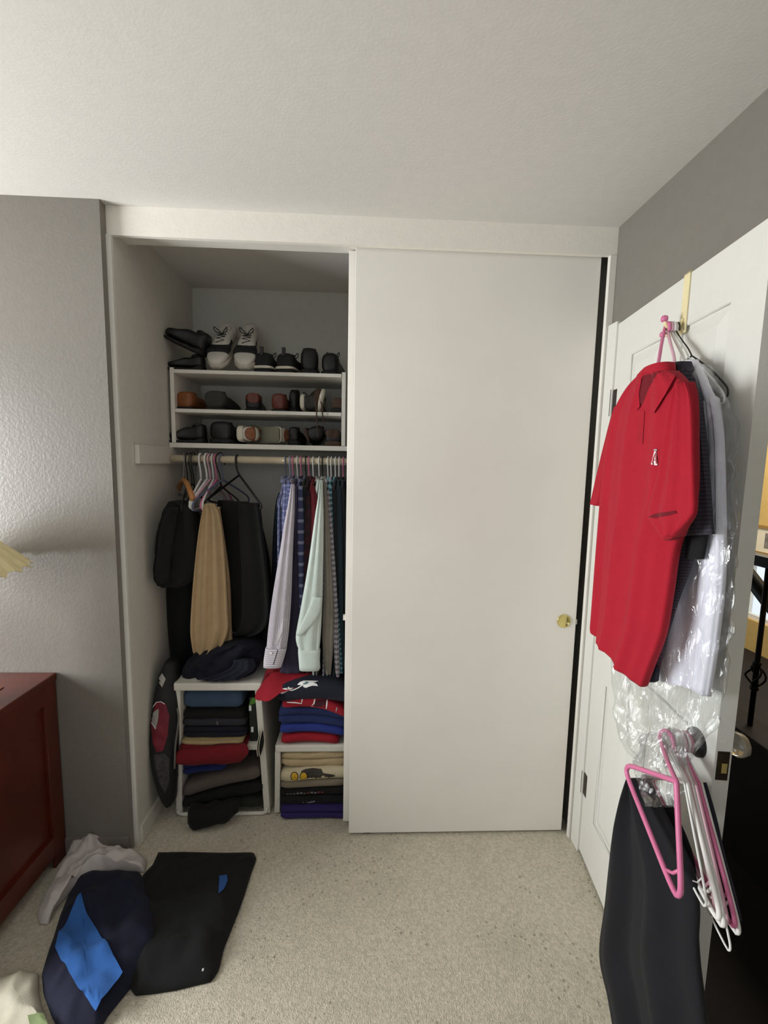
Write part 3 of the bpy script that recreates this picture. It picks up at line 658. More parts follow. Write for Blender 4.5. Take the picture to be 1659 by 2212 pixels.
p_teal = patterned('teal_stripe', (58, 96, 106), (136, 186, 196), 'bands', 8, 46, .4)
c_purple = cloth('dark_plum', (52, 46, 66)); c_mint = cloth('pale_mint', (198, 210, 202), var=.04); c_taupe = cloth('grey_taupe', (122, 116, 106)); c_dteal = cloth('dark_teal', (38, 52, 58)); c_dgrey = cloth('dark_grey_knit', (52, 52, 58)); c_wine = cloth('wine_red', (104, 28, 40)); c_sgreen = cloth('black_green', (28, 34, 34))
SH = [ # hook px, hanger, body material, hem px-y, sleeve rows (traced or auto), sleeve Y, label, hanger word
 (618, P_blue, p_floral, 1400, [(1046, 613, 622), (1100, 611, 623), (1160, 609, 624), (1240, 606, 622), (1300, 606, 618)], .150, 'blue patterned shirt leftmost in the row of shirts', 'slate blue'),
 (627, P_lav, p_bstripe, 1390, [(1042, 621, 629), (1100, 621, 632), (1150, 619, 632), (1220, 616, 630)], .145, 'blue and white striped shirt next to the patterned one', 'lavender'),
 (633, P_pink, p_lav, 1420, [(1046, 629, 636), (1090, 622, 636), (1130, 614, 635), (1200, 603, 632), (1290, 588, 629), (1360, 579, 624), (1392, 576, 620), (1402, 575, 618), (1428, 570, 611)], .105, 'lavender grey striped shirt with a long buttoned cuff', 'deep pink'),
 (643, P_wire, c_purple, 1452, [(1050, 637, 645), (1120, 634, 648), (1250, 630, 649), (1380, 622, 650), (1452, 604, 650)], .150, 'dark plum shirt behind the striped sleeve', 'thin white'),
 (651, P_pink, p_bplaid, 1430, [(1050, 645, 654), (1100, 644, 656), (1150, 642, 657), (1250, 645, 657), (1340, 648, 658)], .140, 'blue plaid shirt in the middle of the row', 'deep pink'),
 (661, P_black, c_sgreen, 1430, [(1050, 655, 663), (1120, 655, 665), (1220, 656, 667)], .150, 'black-green shirt between blue plaid and maroon', 'black'),
 (668, P_pink, p_maroon, 1430, [(1060, 662, 671), (1130, 658, 676), (1220, 655, 676), (1330, 652, 672), (1400, 652, 670)], .146, 'dark maroon plaid shirt left of the mint one', 'deep pink'),
 (677, P_white, c_wine, 1440, [(1050, 670, 680), (1100, 672, 690), (1180, 671, 690)], .140, 'wine red shirt just left of the pale mint one', 'white'),
 (690, P_wire, c_mint, 1440, [(1037, 691, 697), (1080, 686, 698), (1110, 681, 699), (1160, 674, 699), (1230, 664, 698), (1310, 650, 696), (1370, 639, 693), (1392, 641, 691), (1404, 645, 690), (1443, 647, 692)], .105, 'pale mint long-sleeved shirt in front of the row', 'thin white wire'),
 (697, P_black, c_taupe, 1450, [(1042, 698, 704), (1110, 699, 710), (1180, 698, 714), (1260, 699, 719), (1340, 696, 722), (1400, 697, 720), (1455, 704, 715)], .128, 'grey taupe shirt right of the mint one', 'black'),
 (709, P_wire, p_check, 1450, [(1060, 706, 712), (1140, 710, 719), (1240, 716, 726), (1340, 719, 731), (1440, 723, 734), (1460, 727, 733)], .140, 'black and white checked shirt with a narrow sleeve', 'thin white'),
 (716, P_white, p_teal, 1440, [(1050, 710, 717), (1130, 710, 720), (1250, 716, 726), (1350, 724, 735), (1452, 731, 742)], .155, 'teal striped shirt beside the checked one', 'white'),
 (725, P_wire, c_char, 1440, [(1058, 716, 728), (1130, 715, 731), (1250, 718, 733), (1400, 724, 738)], .165, 'charcoal shirt near the sliding door', 'thin white'),
 (733, P_white, c_dteal, 1440, [(1050, 729, 737), (1150, 728, 742), (1300, 731, 744), (1440, 736, 748)], .16, 'dark teal shirt second from the sliding door', 'white'),
 (742, P_pink, c_dgrey, 1440, [(1055, 737, 746), (1150, 738, 750), (1300, 740, 752), (1430, 742, 754)], .17, 'dark grey shirt next to the sliding door', 'deep pink'),
]
for i, (px, hm, bm_, hem, srows, sY, lab, hw_) in enumerate(SH):
    x = XR_at(px)
    hanger(hw_+' hanger holding the '+lab.split(' shirt')[0]+' shirt', hm, x, rz=random.uniform(-2, 2), r=.0034, half=.185, drop=.085, neck=.09)
    zb = at(px, hem, Y=.30).z; th = .0085
    g = thing('hanging_shirt', lab, 'shirt', (x, RY, zb), 'shirts hung edge on along the rod')
    zs = [(RZ-.080, .045, .006), (RZ-.108, .09, .010), (RZ-.15, .155, th), (RZ-.20, .195, th), (RZ-.40, .20, th), (zb+.1, .205, th), (zb, .205, th)]
    loft('body', [(V((x+.002*math.sin(i+z*5), RY, z)), V((0, hw, 0)), V((t_, 0, 0))) for z, hw, t_ in zs], bm_, g, nseg=26, nrow=18, fold=.003, ffreq=4, seed=i, power=3)
    tube('collar', [(x-.010, RY-.045, RZ-.093), (x-.014, RY, RZ-.075), (x-.010, RY+.045, RZ-.083), (x+.010, RY+.045, RZ-.083), (x+.014, RY, RZ-.075), (x+.010, RY-.045, RZ-.093)], .009, bm_, g, seg=6, closed=True)
    sv = loft('sleeve', rows_y(srows, sY, .016 if i in (2, 8) else .012), bm_, g, nseg=30, nrow=30, fold=.004 if i in (2, 8) else .0025, ffreq=2.2, seed=i*2, power=2.4)
    zt = RZ-.17
    loft('far_sleeve', [(V((x, RY+.19, zt)), V((0, .03, 0)), V((.007, 0, 0))), (V((x, RY+.215, zt-.1)), V((0, .045, 0)), V((.008, 0, 0))), (V((x, RY+.225, zt-.3)), V((0, .04, 0)), V((.008, 0, 0))), (V((x, RY+.22, zt-.5)), V((0, .035, 0)), V((.007, 0, 0)))], bm_, g, nseg=18, nrow=12)
    if i == 2:   # buttoned cuff with placket
        b_ = bvh_of(sv)
        cf = loft('cuff', rows_y([(1398, 574, 620), (1410, 572, 617), (1424, 570, 613), (1440, 569, 608)], .105, .020), patterned('lavender_cuff', (206, 200, 208), (150, 144, 152), 'bands', 4, 120, .35), g, nseg=30, nrow=8, power=2.6)
        bc = bvh_of(cf)
        decal('button', bc, [(585+3*math.cos(a), 1411+3*math.sin(a)) for a in [k*math.pi/4 for k in range(8)]], P_white, g, lift=.003)
        decal('placket', b_, stroke([(616, 1335), (606, 1362), (594, 1392)], 9), patterned('placket_stripe', (150, 144, 150), (196, 190, 196), 'stripe', 40, 8, .5), g)
        decal('cuff_slit', bc, stroke([(601, 1400), (596, 1418), (590, 1436)], 1.6), c_char, g)
    if i == 8:
        b_ = bvh_of(sv)
        loft('cuff', rows_y([(1402, 644, 692), (1420, 645, 691), (1446, 647, 690)], .105, .019), c_mint, g, nseg=28, nrow=6, power=3)
        loft('elbow_fold', rows_y([(1290, 676, 696), (1320, 664, 692), (1345, 652, 678), (1372, 640, 652)], .088, .006), c_mint, g, nseg=20, nrow=12)
# shirt whose sleeve swings out at the back, and the clear garment cover on the patterned shirt
g = thing('hanging_shirt', 'navy and grey striped shirt swinging out behind the row, near the back wall', 'shirt', (.56, .5, .7), 'shirts hung edge on along the rod')
loft('sleeve', rows_y([(1064, 602, 613), (1090, 595, 613), (1150, 590, 613), (1250, 587, 612), (1350, 584, 610), (1425, 586, 606)], .46, .018), p_navyst, g, fold=.005, seed=3)
loft('body', rows_y([(1060, 606, 625), (1100, 603, 625), (1250, 600, 625), (1425, 600, 622)], .52, .03), p_navyst, g, fold=.004, seed=4)
m_film = film('clear_plastic_film')
g = thing('garment_cover', 'clear plastic cover with a bright edge on the leftmost shirt', 'plastic cover', (.5, .3, .9))
loft('film', [(V((at(611, 1030, Y=.2).x, .33, 1.48)), V((0, .08, 0)), V((.004, 0, 0))), (V((at(611, 1100, Y=.2).x-.003, .33, 1.36)), V((0, .19, 0)), V((.006, 0, 0))), (V((at(610, 1200, Y=.2).x-.008, .33, 1.1)), V((0, .2, 0)), V((.006, 0, 0))), (V((at(609, 1300, Y=.2).x-.012, .33, .95)), V((0, .2, 0)), V((.006, 0, 0)))], m_film, g, nseg=30, nrow=14, rough=.006)

# ------------------------------------------------------------------ shelf units on the closet floor
m_unit = mat('white_unit_laminate', (214, 211, 200), rough=.5, var=.02)
def slant_panel(name, x0, x1, dx, y0, y1, z0, z1, parent):
    vs = [(x0, y0, z0), (x1, y0, z0), (x1, y1, z0), (x0, y1, z0), (x0+dx, y0, z1), (x1+dx, y0, z1), (x1+dx, y1, z1), (x0+dx, y1, z1)]
    return mk(name, vs, [(0, 3, 2, 1), (4, 5, 6, 7), (0, 1, 5, 4), (1, 2, 6, 5), (2, 3, 7, 6), (3, 0, 4, 7)], m_unit, parent, bevel=.004)
FY = .145
u1 = thing('shelf_unit', 'taller white two-tier unit on the closet floor, left', 'shelf unit', (.29, .3, 0))
box('top_board', (.098, .468, FY-.012, .47, .588, .622), m_unit, u1, bevel=.006)
slant_panel('side_panel', .085, .112, .008, FY, .46, .006, .587, u1)
slant_panel('side_panel', .470, .497, -.034, FY, .46, .006, .587, u1)
box('middle_shelf', (.116, .456, FY+.004, .46, .305, .330), m_unit, u1, bevel=.004)
tube('bottom_rail', [(.098, FY-.002, .030), (.100, FY-.002, .014), (.115, FY-.002, .009), (.29, FY-.002, .009), (.462, FY-.002, .009), (.478, FY-.002, .014), (.484, FY-.002, .034)], .008, m_unit, u1, seg=8)
u2 = thing('shelf_unit', 'low white single-tier unit half behind the sliding door', 'shelf unit', (.75, .3, 0))
box('top_board', (.522, .99, FY-.005, .47, .300, .332), m_unit, u2, bevel=.006)
slant_panel('side_panel', .516, .540, .004, FY, .46, .006, .299, u2)
slant_panel('side_panel', .962, .986, 0, FY, .46, .006, .299, u2)
# folded clothes on / in the left unit
k_jean = cloth('faded_blue_denim', (62, 82, 106), bump=.5); k_dk = cloth('dark_grey_jersey', (44, 44, 50)); k_nv = cloth('deep_navy', (18, 19, 34)); k_kh = cloth('khaki', (168, 148, 108)); k_red = cloth('dark_red', (112, 14, 24)); k_bl = cloth('dark_royal_blue', (28, 38, 92)); k_tp = cloth('taupe', (92, 82, 76)); k_bk = cloth('black_fleece', (11, 11, 12)); k_grn = cloth('dark_olive', (34, 38, 30))
Z0 = .331
folded('folded_jeans', 'faded blue jeans on top of the upper stack', 'jeans', .124, .372, .165, .42, Z0+.150, .090, k_jean, 1, (.0, .002, .0), seed=1)
folded('folded_shirt', 'black folded shirt right under the blue jeans', 'shirt', .122, .385, .158, .42, Z0+.112, .036, k_bk, 1, (0, .002, 0), seed=2)
fg = folded('folded_shirt', 'dark grey folded shirt with a pale seam in the upper stack', 'shirt', .120, .390, .156, .42, Z0+.078, .033, k_dk, 1, (0, .002, 0), seed=3)
decal('seam', bvh_of(fg), stroke([(468, 1552), (470, 1566), (473, 1578)], 4), cloth('grey_seam', (92, 90, 98)), fg)
folded('folded_trousers', 'navy folded trousers low in the upper stack', 'trousers', .120, .392, .153, .42, Z0+.030, .046, k_nv, 2, (0, 0, .0), seed=4)
folded('folded_trousers', 'khaki folded trousers lying on the red shirt', 'trousers', .122, .385, .128, .40, Z0+.012, .018, k_kh, 1, (.002, -.002, .003), seed=5)
rs = folded('folded_shirt', 'dark red shirt sagging over the unit shelf edge', 'shirt', .117, .400, .120, .40, Z0, .012, k_red, 1, (0, 0, 0), seed=6)
loft('hanging_edge', [(V((.26, .117, .347)), V((.140, 0, .012)), V((0, .010, 0))), (V((.26, .108, .325)), V((.155, 0, .014)), V((0, .016, 0))), (V((.258, .108, .298)), V((.155, 0, .016)), V((0, .017, 0))), (V((.25, .114, .272)), V((.13, 0, .004)), V((0, .010, 0)))], k_red, rs, fold=.003, ffreq=2, nseg=40, nrow=14, power=3.2)
bx = thing('game_box', 'black box with green top and white tags standing beside the stack', 'box', (.425, .28, Z0))
box('case', (.404, .438, .172, .40, Z0, Z0+.205), mat('black_carton', (20, 26, 22), .5, var=.15), bx, bevel=.003)
poly_prism('green_flap', [(.403, .171, Z0+.170), (.4385, .171, Z0+.1835), (.4385, .171, Z0+.2055), (.418, .171, Z0+.2055)], (0, -1, 0), .0015, mat('bright_green_print', (78, 128, 34), .5), bx)
for zz, x_ in ((.145, .404), (.045, .412)): box('white_tag', (x_, x_+.010, .1695, .1715, Z0+zz, Z0+zz+.024), mat('white_print', (222, 226, 222), .5), bx)
sd = thing('sandal', 'dark sandal with pale piping hanging over the shelf edge', 'sandal', (.447, .14, .3))
loft('strap', rows_y([(1580, 561, 568), (1605, 556, 570), (1632, 555, 563)], .128, .007), k_bk, sd, nseg=16, nrow=10)
for a, b in ((0, 0), (4, 2)): tube('piping', [at(564+b, 1578, Y=.119), at(557+a, 1600, Y=.117), at(555+a, 1620, Y=.117), at(557+a, 1634, Y=.119)], .0016, rwh, sd, seg=5, smooth_n=12)
folded('folded_shirt', 'royal blue shirt at the left of the lower shelf stack', 'shirt', .116, .30, .150, .42, .200, .058, k_bl, 2, (-.02, 0, .004), seed=7)
folded('folded_sweater', 'taupe sweater slumping across the lower shelf stack', 'sweater', .116, .452, .138, .42, .128, .062, k_tp, 1, (-.050, .006, .038), seed=8)
folded('folded_trousers', 'black trousers slumped under the taupe sweater', 'trousers', .118, .466, .132, .42, .078, .048, k_bk, 1, (-.045, .002, .035), seed=9)
folded('folded_jacket', 'black garment lying lowest inside the tall unit', 'jacket', .120, .466, .150, .44, .020, .055, k_grn, 1, (0, .004, 0), seed=10)
sp = thing('fallen_trousers', 'black trousers spilling out of the unit onto the carpet', 'trousers', (.25, .09, 0))
loft('cloth', [(V((.165, .100, .044)), V((0, .028, 0)), V((0, 0, .040))), (V((.195, .085, .048)), V((0, .038, 0)), V((0, 0, .045))), (V((.26, .085, .056)), V((0, .038, 0)), V((0, 0, .044))), (V((.32, .092, .066)), V((0, .032, 0)), V((0, 0, .040))), (V((.37, .105, .082)), V((0, .02, 0)), V((0, 0, .028)))], k_bk, sp, fold=.004, nseg=30, nrow=20, rough=.01)
# pile on top of the tall unit
pile = thing('clothes_heap', 'dark navy bundle of clothes heaped on the tall unit', 'clothes', (.28, .3, .623))
loft('bundle', rows_y([(1378, 500, 560), (1392, 450, 575), (1412, 420, 574), (1432, 402, 562), (1452, 402, 548), (1462, 415, 525)], .26, .10), k_nv, pile, fold=.012, ffreq=2.2, rough=.02, nseg=48, nrow=24, seed=2)
loft('sleeve', rows_y([(1425, 505, 548), (1440, 500, 552), (1456, 470, 535), (1466, 430, 520)], .150, .018), c_navy, pile, fold=.006, rough=.008, nseg=30, nrow=16)
# folded clothes in and on the right unit
j_red = cloth('jersey_red', (146, 18, 34)); j_royal = cloth('royal_blue_jersey', (34, 50, 124)); j_nb = cloth('navy_blue_fleece', (26, 40, 84)); j_navy = cloth('jersey_navy', (20, 22, 38)); j_bg = cloth('beige_knit', (186, 166, 130), bump=.6); j_cr = cloth('cream_tee', (200, 188, 156)); j_tp = cloth('grey_taupe_tee', (128, 118, 100)); j_pu = cloth('purple_tee', (46, 32, 92)); m_print = mat('white_ink', (232, 232, 230), .6); m_pteal = mat('grey_teal_ink', (92, 122, 124), .6); m_silver = mat('grey_ink', (160, 160, 165), .6); m_yel = mat('yellow_ink', (206, 164, 40), .6); m_blk = mat('black_ink', (22, 20, 20), .6)
RZ0 = .333
r1 = folded('folded_jersey', 'red jersey lowest in the pile on the low unit', 'jersey', .548, .800, .138, .42, RZ0, .040, j_red, 1, (0, .012, -.004), seed=11)
decal('dark_trim', bvh_of(r1), [(598, 1612), (604, 1604), (612, 1611), (628, 1608), (650, 1606), (690, 1609), (700, 1613), (660, 1614), (640, 1614)], c_char, r1)
folded('folded_jersey', 'royal blue jersey lying on the red one', 'jersey', .545, .835, .132, .42, RZ0+.052, .038, j_royal, 1, (0, .010, -.016), seed=12)
folded('folded_fleece', 'navy blue fleece in the middle of the jersey pile', 'fleece', .540, .850, .128, .42, RZ0+.100, .072, j_nb, 2, (0, .006, -.022), seed=13)
r2 = folded('folded_jersey', 'red jersey with white-outlined letters, drooping to the right', 'jersey', .560, .842, .110, .42, RZ0+.172, .048, j_red, 1, (.006, .012, -.042), seed=14)
b_ = bvh_of(r2)
for pts, w_, mm in (([(620, 1517), (640, 1518), (651, 1520), (653, 1510)], 2.2, m_print), ([(680, 1510), (678, 1520), (672, 1526), (690, 1533), (704, 1537), (706, 1520), (707, 1506)], 2.6, m_print), ([(704, 1538), (712, 1545), (719, 1552), (725, 1540), (728, 1528)], 2.0, m_silver)):
    decal('letter_outline', b_, stroke(pts, w_), mm, r2)
decal('letter_fill', b_, [(683, 1512), (677, 1525), (703, 1533), (704, 1512)], cloth('letter_dark', (62, 18, 28)), r2, lift=.0012)
r3 = folded('folded_jersey', 'dark navy jersey with a white animal-like team mark', 'jersey', .545, .848, .094, .42, RZ0+.222, .085, j_navy, 1, (-.012, .006, -.014), seed=15)
b_ = bvh_of(r3)
decal('logo', b_, [(604, 1491), (612, 1487), (620, 1486), (625, 1483), (625, 1486), (634, 1486), (626, 1490), (622, 1493), (612, 1498), (607, 1499)], m_print, r3)
decal('logo', b_, stroke([(622, 1491), (632, 1491), (642, 1487), (650, 1482), (655, 1479)], 2.0), m_print, r3)
decal('logo', b_, [(642, 1479), (648, 1473), (656, 1470), (666, 1470), (676, 1470), (688, 1471), (680, 1474), (676, 1474), (684, 1477), (687, 1482), (676, 1481), (668, 1483), (661, 1486), (655, 1484), (655, 1480), (648, 1480)], m_print, r3)
decal('logo_accent', b_, [(654, 1477), (660, 1472), (667, 1473), (664, 1477), (656, 1479)], m_pteal, r3, lift=.0026)
decal('logo_accent', b_, [(619, 1487), (623, 1485), (622, 1488), (619, 1489)], m_pteal, r3, lift=.0026)
g = thing('red_shirt', 'crumpled bright red shirt thrown over the jersey pile', 'shirt', (.6, .2, .6))
loft('cloth', [(at(557, 1500, Y=.105), V((.010, 0, 0)), V((0, .02, .012))), (at(566, 1493, Y=.105), V((.008, 0, .004)), V((0, .03, .030))), (at(584, 1482, Y=.11), V((.010, 0, .004)), V((0, .035, .036))), (at(612, 1475, Y=.12), V((.010, 0, .0)), V((0, .035, .028))), (at(645, 1467, Y=.135), V((.010, 0, 0)), V((0, .035, .020))), (at(672, 1464, Y=.15), V((.010, 0, 0)), V((0, .03, .010)))], j_red, g, nseg=34, nrow=26, rough=.014, power=2.2)
loft('upper_fold', rows_y([(1425, 584, 600), (1440, 578, 625), (1455, 572, 650), (1470, 570, 660)], .20, .045), cloth('deep_red', (128, 22, 34)), g, fold=.006, rough=.014, nseg=36, nrow=14)
g = thing('dark_shirt', 'dark folded shirt tucked at the back of the jersey pile', 'shirt', (.75, .3, .6))
loft('cloth', rows_y([(1445, 640, 735), (1462, 640, 748), (1480, 650, 752), (1500, 655, 752)], .27, .10), cloth('black_tee', (22, 24, 24)), g, rough=.015, nseg=36, nrow=14)
loft('grey_sleeve', rows_y([(1450, 613, 622), (1460, 609, 620), (1466, 610, 617)], .165, .006), cloth('grey_cotton', (130, 126, 130)), g, nseg=14, nrow=8)
folded('folded_sweater', 'beige knitted sweater at the top inside the low unit', 'sweater', .549, .850, .145, .42, .226, .066, j_bg, 2, (0, -.002, .006), seed=16, lump=.008)
r4 = folded('folded_tee', 'cream t-shirt with a printed pair of yellow ovals', 't-shirt', .548, .865, .128, .42, .172, .054, j_cr, 1, (-.016, .0, .004), seed=17, lump=.006)
b_ = bvh_of(r4)
decal('print', b_, [(650, 1673), (651, 1665), (660, 1661), (676, 1659), (694, 1661), (698, 1670), (722, 1674), (724, 1677), (700, 1682), (690, 1685), (664, 1687)], mat('dark_print', (58, 52, 48), .7, var=.3, vscale=40), r4)
for cx in (636, 656): 
    decal('oval_outline', b_, [(cx+8.6*math.cos(a), 1677.5+10.5*math.sin(a)) for a in [k*math.pi/8 for k in range(16)]], m_blk, r4, lift=.0024, step=9)
    decal('oval', b_, [(cx+6.8*math.cos(a), 1677.5+8.6*math.sin(a)) for a in [k*math.pi/8 for k in range(16)]], m_yel, r4, lift=.0034, step=9)
folded('folded_tee', 'grey taupe t-shirt between the cream and black ones', 't-shirt', .547, .838, .134, .42, .133, .036, j_tp, 1, (-.008, 0, .004), seed=18)
r5 = folded('folded_tee', 'black t-shirt with a row of small white and red print', 't-shirt', .545, .860, .132, .42, .098, .032, k_bk, 1, (-.004, .002, .004), seed=19)
b_ = bvh_of(r5); rr_ = random.Random(3)
for k in range(13):
    x = 603+k*7.6; y = 1719-k*.55+rr_.uniform(-1, 1); mm = mat('red_ink', (150, 60, 62), .6) if k in (0, 1, 8, 11, 12) else m_silver
    decal('print_mark', b_, stroke([(x, y), (x+1.5, y-3), (x+3, y), (x+4.5, y-3)], 1.6), mm, r5)
r6 = folded('folded_tee', 'black t-shirt with faint grey lettering above the purple one', 't-shirt', .545, .862, .126, .42, .058, .040, cloth('black_tee2', (16, 16, 19)), 1, (0, 0, 0), seed=20)
b_ = bvh_of(r6)
for x, y in ((642, 1738), (648, 1737), (653, 1736), (661, 1736), (666, 1735), (671, 1734), (676, 1733), (689, 1742), (694, 1741), (703, 1739), (708, 1737)):
    decal('print_mark', b_, stroke([(x, y), (x+2, y-3), (x+4, y-.5)], 1.6), m_silver, r6)
folded('folded_tee', 'purple t-shirt at the bottom of the low unit', 't-shirt', .550, .860, .108, .42, .002, .055, j_pu, 2, (0, .004, -.002), seed=21)

# ------------------------------------------------------------------ sports bag against the left closet wall
bg = thing('sports_bag', 'narrow black and dark red sports bag leaning in the closet corner', 'bag', (.05, .25, 0))
kb = mat('black_nylon', (22, 22, 24), rough=.6, var=.15, bump=.2, bscale=300); kr = mat('dark_red_nylon', (112, 18, 40), rough=.5, var=.12, bump=.2, bscale=300); kg = mat('grey_mesh', (62, 58, 60), rough=.8, var=.3, vscale=80)
sec = lambda py, xl, xr, Y, th=.045: (py, xl, xr, Y, Y)
body = loft('body', rows_y([(1424, 362, 384, .19, .19), (1450, 348, 386, .18, .18), (1500, 336, 386, .16, .16), (1560, 327, 386, .14, .14), (1620, 326, 384, .13, .13), (1680, 336, 382, .125, .125), (1715, 350, 380, .125, .125), (1728, 362, 378, .13, .13)], .15, .045), kb, bg, nseg=44, nrow=40, power=2.3, rough=.006)
b_ = bvh_of(body)
decal('red_panel', b_, [(325, 1560), (328, 1530), (336, 1517), (348, 1514), (358, 1520), (366, 1545), (362, 1590), (352, 1622), (338, 1626), (330, 1605)], kr, bg, lift=.003)
decal('white_flash', b_, [(326, 1546), (334, 1536), (343, 1531), (342, 1552), (337, 1574), (330, 1566)], mat('pale_grey_vinyl', (150, 148, 142), .5), bg, lift=.0055)
decal('piping', b_, stroke([(356, 1521), (348, 1516), (338, 1517), (328, 1530), (324, 1545), (327, 1560), (336, 1575)], 1.6), m_print, bg, lift=.006)
decal('white_diamond', b_, [(350, 1454), (358, 1467), (350, 1485), (340, 1469)], mat('grey_white_vinyl', (172, 168, 162), .5), bg, lift=.003)
decal('mesh_pocket', b_, [(332, 1630), (356, 1628), (366, 1640), (366, 1690), (356, 1712), (344, 1690), (335, 1655)], kg, bg, lift=.003)
tube('strap', [at(383, 1530, Y=.10), at(386, 1550, Y=.098), at(383, 1580, Y=.095), at(379, 1610, Y=.095), at(377, 1660, Y=.095)], .004, mat('grey_webbing', (110, 106, 102), .7), bg, seg=6, smooth_n=16)

# ------------------------------------------------------------------ clothes on the bedroom door
ho = thing('over_door_hook', 'cream over-the-door hook with pink tips at the door top', 'hook', tuple(D(.46, .01, 1.9)))
m_cream = mat('cream_enamel', (226, 214, 168), rough=.4, var=.03)
HSs = .408
dbox('strap', [(HSs-.013, HSs+.013, .001, .004, 1.93, DT+.004), (HSs-.013, HSs+.013, -.040, .004, DT+.0005, DT+.004), (HSs-.013, HSs+.013, -.040, -.0375, DT-.05, DT+.0005)], m_cream, ho)
tube('arm', [D(HSs, .004, 1.968), D(HSs, .014, 1.952), D(HSs, .028, 1.946), D(HSs, .044, 1.950), D(HSs, .052, 1.966)], .005, m_cream, ho, seg=8, smooth_n=16)
for s_ in ((.052, 1.969, 0),): lathe('tip', [(.002, -.009), (.008, -.006), (.0095, 0), (.008, .006), (.002, .009)], D(HSs+s_[2], s_[0], s_[1]), DNR, P_pink, ho, seg=12)
tube('lower_arm', [D(HSs-.01, .004, 1.95), D(HSs-.02, .02, 1.932), D(HSs-.03, .034, 1.936)], .004, m_cream, ho, seg=8, smooth_n=10)
lathe('tip', [(.002, -.009), (.007, -.006), (.0085, 0), (.007, .006), (.002, .009)], D(HSs-.032, .036, 1.937), DNR, P_pink, ho, seg=12)
def rx(rows, X, th):
    """rows (xl, yl, xr, yr): far edge and near edge of the garment at its own distance X"""
    out = []
    for r in rows:
        x = r[4] if len(r) > 4 else X
        a = at(r[0], r[1], X=x); b = at(r[2], r[3], X=x); out.append(((a+b)/2, (b-a)/2, V((-1, 0, 0))*th))
    return out
def door_hanger(label, material, X, neck_px, A_px, B_px, hook_n, r=.0042, name='clothes_hanger', XN=None):
    N, A, B = at(*neck_px, X=XN or X), at(*A_px, X=X), at(*B_px, X=X)
    h = thing(name, label, 'hanger', tuple(N), 'hangers on the bedroom door hook')
    top = D(HSs, hook_n, 1.947)
    tube('hook', [top+DD*.012+V((0, 0, -.012)), top+DD*.010+V((0, 0, .004)), top+V((0, 0, .012)), top-DD*.011+V((0, 0, .002)), top.lerp(N, .35)-DD*.008, top.lerp(N, .75), N], r*.9, material, h, seg=7, smooth_n=30)
    e = V((0, 0, -.025))
    tube('body', [N, N.lerp(A, .5)+V((0, 0, .006)), N.lerp(A, .93), A+e*.3, A+e, (A+B)/2+e, B+e, B+e*.3, N.lerp(B, .93), N.lerp(B, .5)+V((0, 0, .006))], r, material, h, seg=7, closed=True)
    return h
door_hanger('pink plastic hanger inside the red polo shirt', P_pink, 1.600, (1416, 808), (1350, 872), (1474, 842), .043, r=.0046)
door_hanger('pale pink hanger carrying the dark grey striped shirt', P_lpink, 1.645, (1458, 790), (1372, 880), (1505, 862), .036)
door_hanger('white hanger carrying the white dress shirt', P_white, 1.685, (1478, 780), (1400, 880), (1540, 862), .029)
door_hanger('thin black wire hanger nearest the door panel', P_black, 1.708, (1494, 768), (1450, 840), (1574, 836), .017, r=.0020)
door_hanger('thin white wire hanger under the plastic cover', P_wire, 1.697, (1488, 772), (1430, 850), (1566, 850), .023, r=.0022)
# red polo
c_polo = cloth('red_polo_knit', (164, 16, 38), var=.03, bump=.35); c_polo_shade = cloth('red_polo_shade', (104, 12, 26), var=.03)  # second red is the same knit darkened for shade inside the openings
po = thing('polo_shirt', 'bright red polo shirt with a small haloed letter A on the chest', 'polo shirt', tuple(at(1340, 1420, X=1.60)))
pb = loft('body', rx([(1392, 812, 1452, 800), (1362, 842, 1478, 826), (1335, 890, 1497, 876), (1318, 960, 1501, 968), (1306, 1060, 1498, 1080), (1297, 1170, 1462, 1180), (1290, 1260, 1446, 1280), (1285, 1325, 1430, 1370), (1283, 1352, 1404, 1440), (1284, 1360, 1388, 1484)], 1.60, .027), c_polo, po, fold=.0085, ffreq=2.7, fdrift=.35, fgrow=.55, nseg=80, nrow=44, seed=2, power=2.8)
loft('sleeve', rx([(1474, 826, 1486, 824), (1456, 880, 1499, 868), (1436, 980, 1503, 985), (1420, 1050, 1505, 1060), (1404, 1108, 1505, 1100), (1416, 1134, 1497, 1120), (1442, 1168, 1468, 1154)], 1.572, .016), c_polo, po, fold=.005, ffreq=2, fdrift=.6, nseg=44, nrow=26, seed=4, power=2.6)
decal('sleeve_opening_shade', bvh_of([c for c in po.children if c.name.startswith('sleeve')][0]), [(1396, 1117), (1418, 1109), (1458, 1103), (1462, 1108), (1440, 1114), (1416, 1119)], c_polo_shade, po, lift=.002)  # dark slit paints the shade inside the sleeve
loft('sleeve', rx([(1340, 880, 1352, 876), (1322, 930, 1345, 935), (1302, 1010, 1324, 1020), (1288, 1070, 1312, 1080), (1284, 1088, 1303, 1094)], 1.612, .020), c_polo, po, fold=.004, nseg=30, nrow=18, seed=5)
b_ = bvh_of(pb)
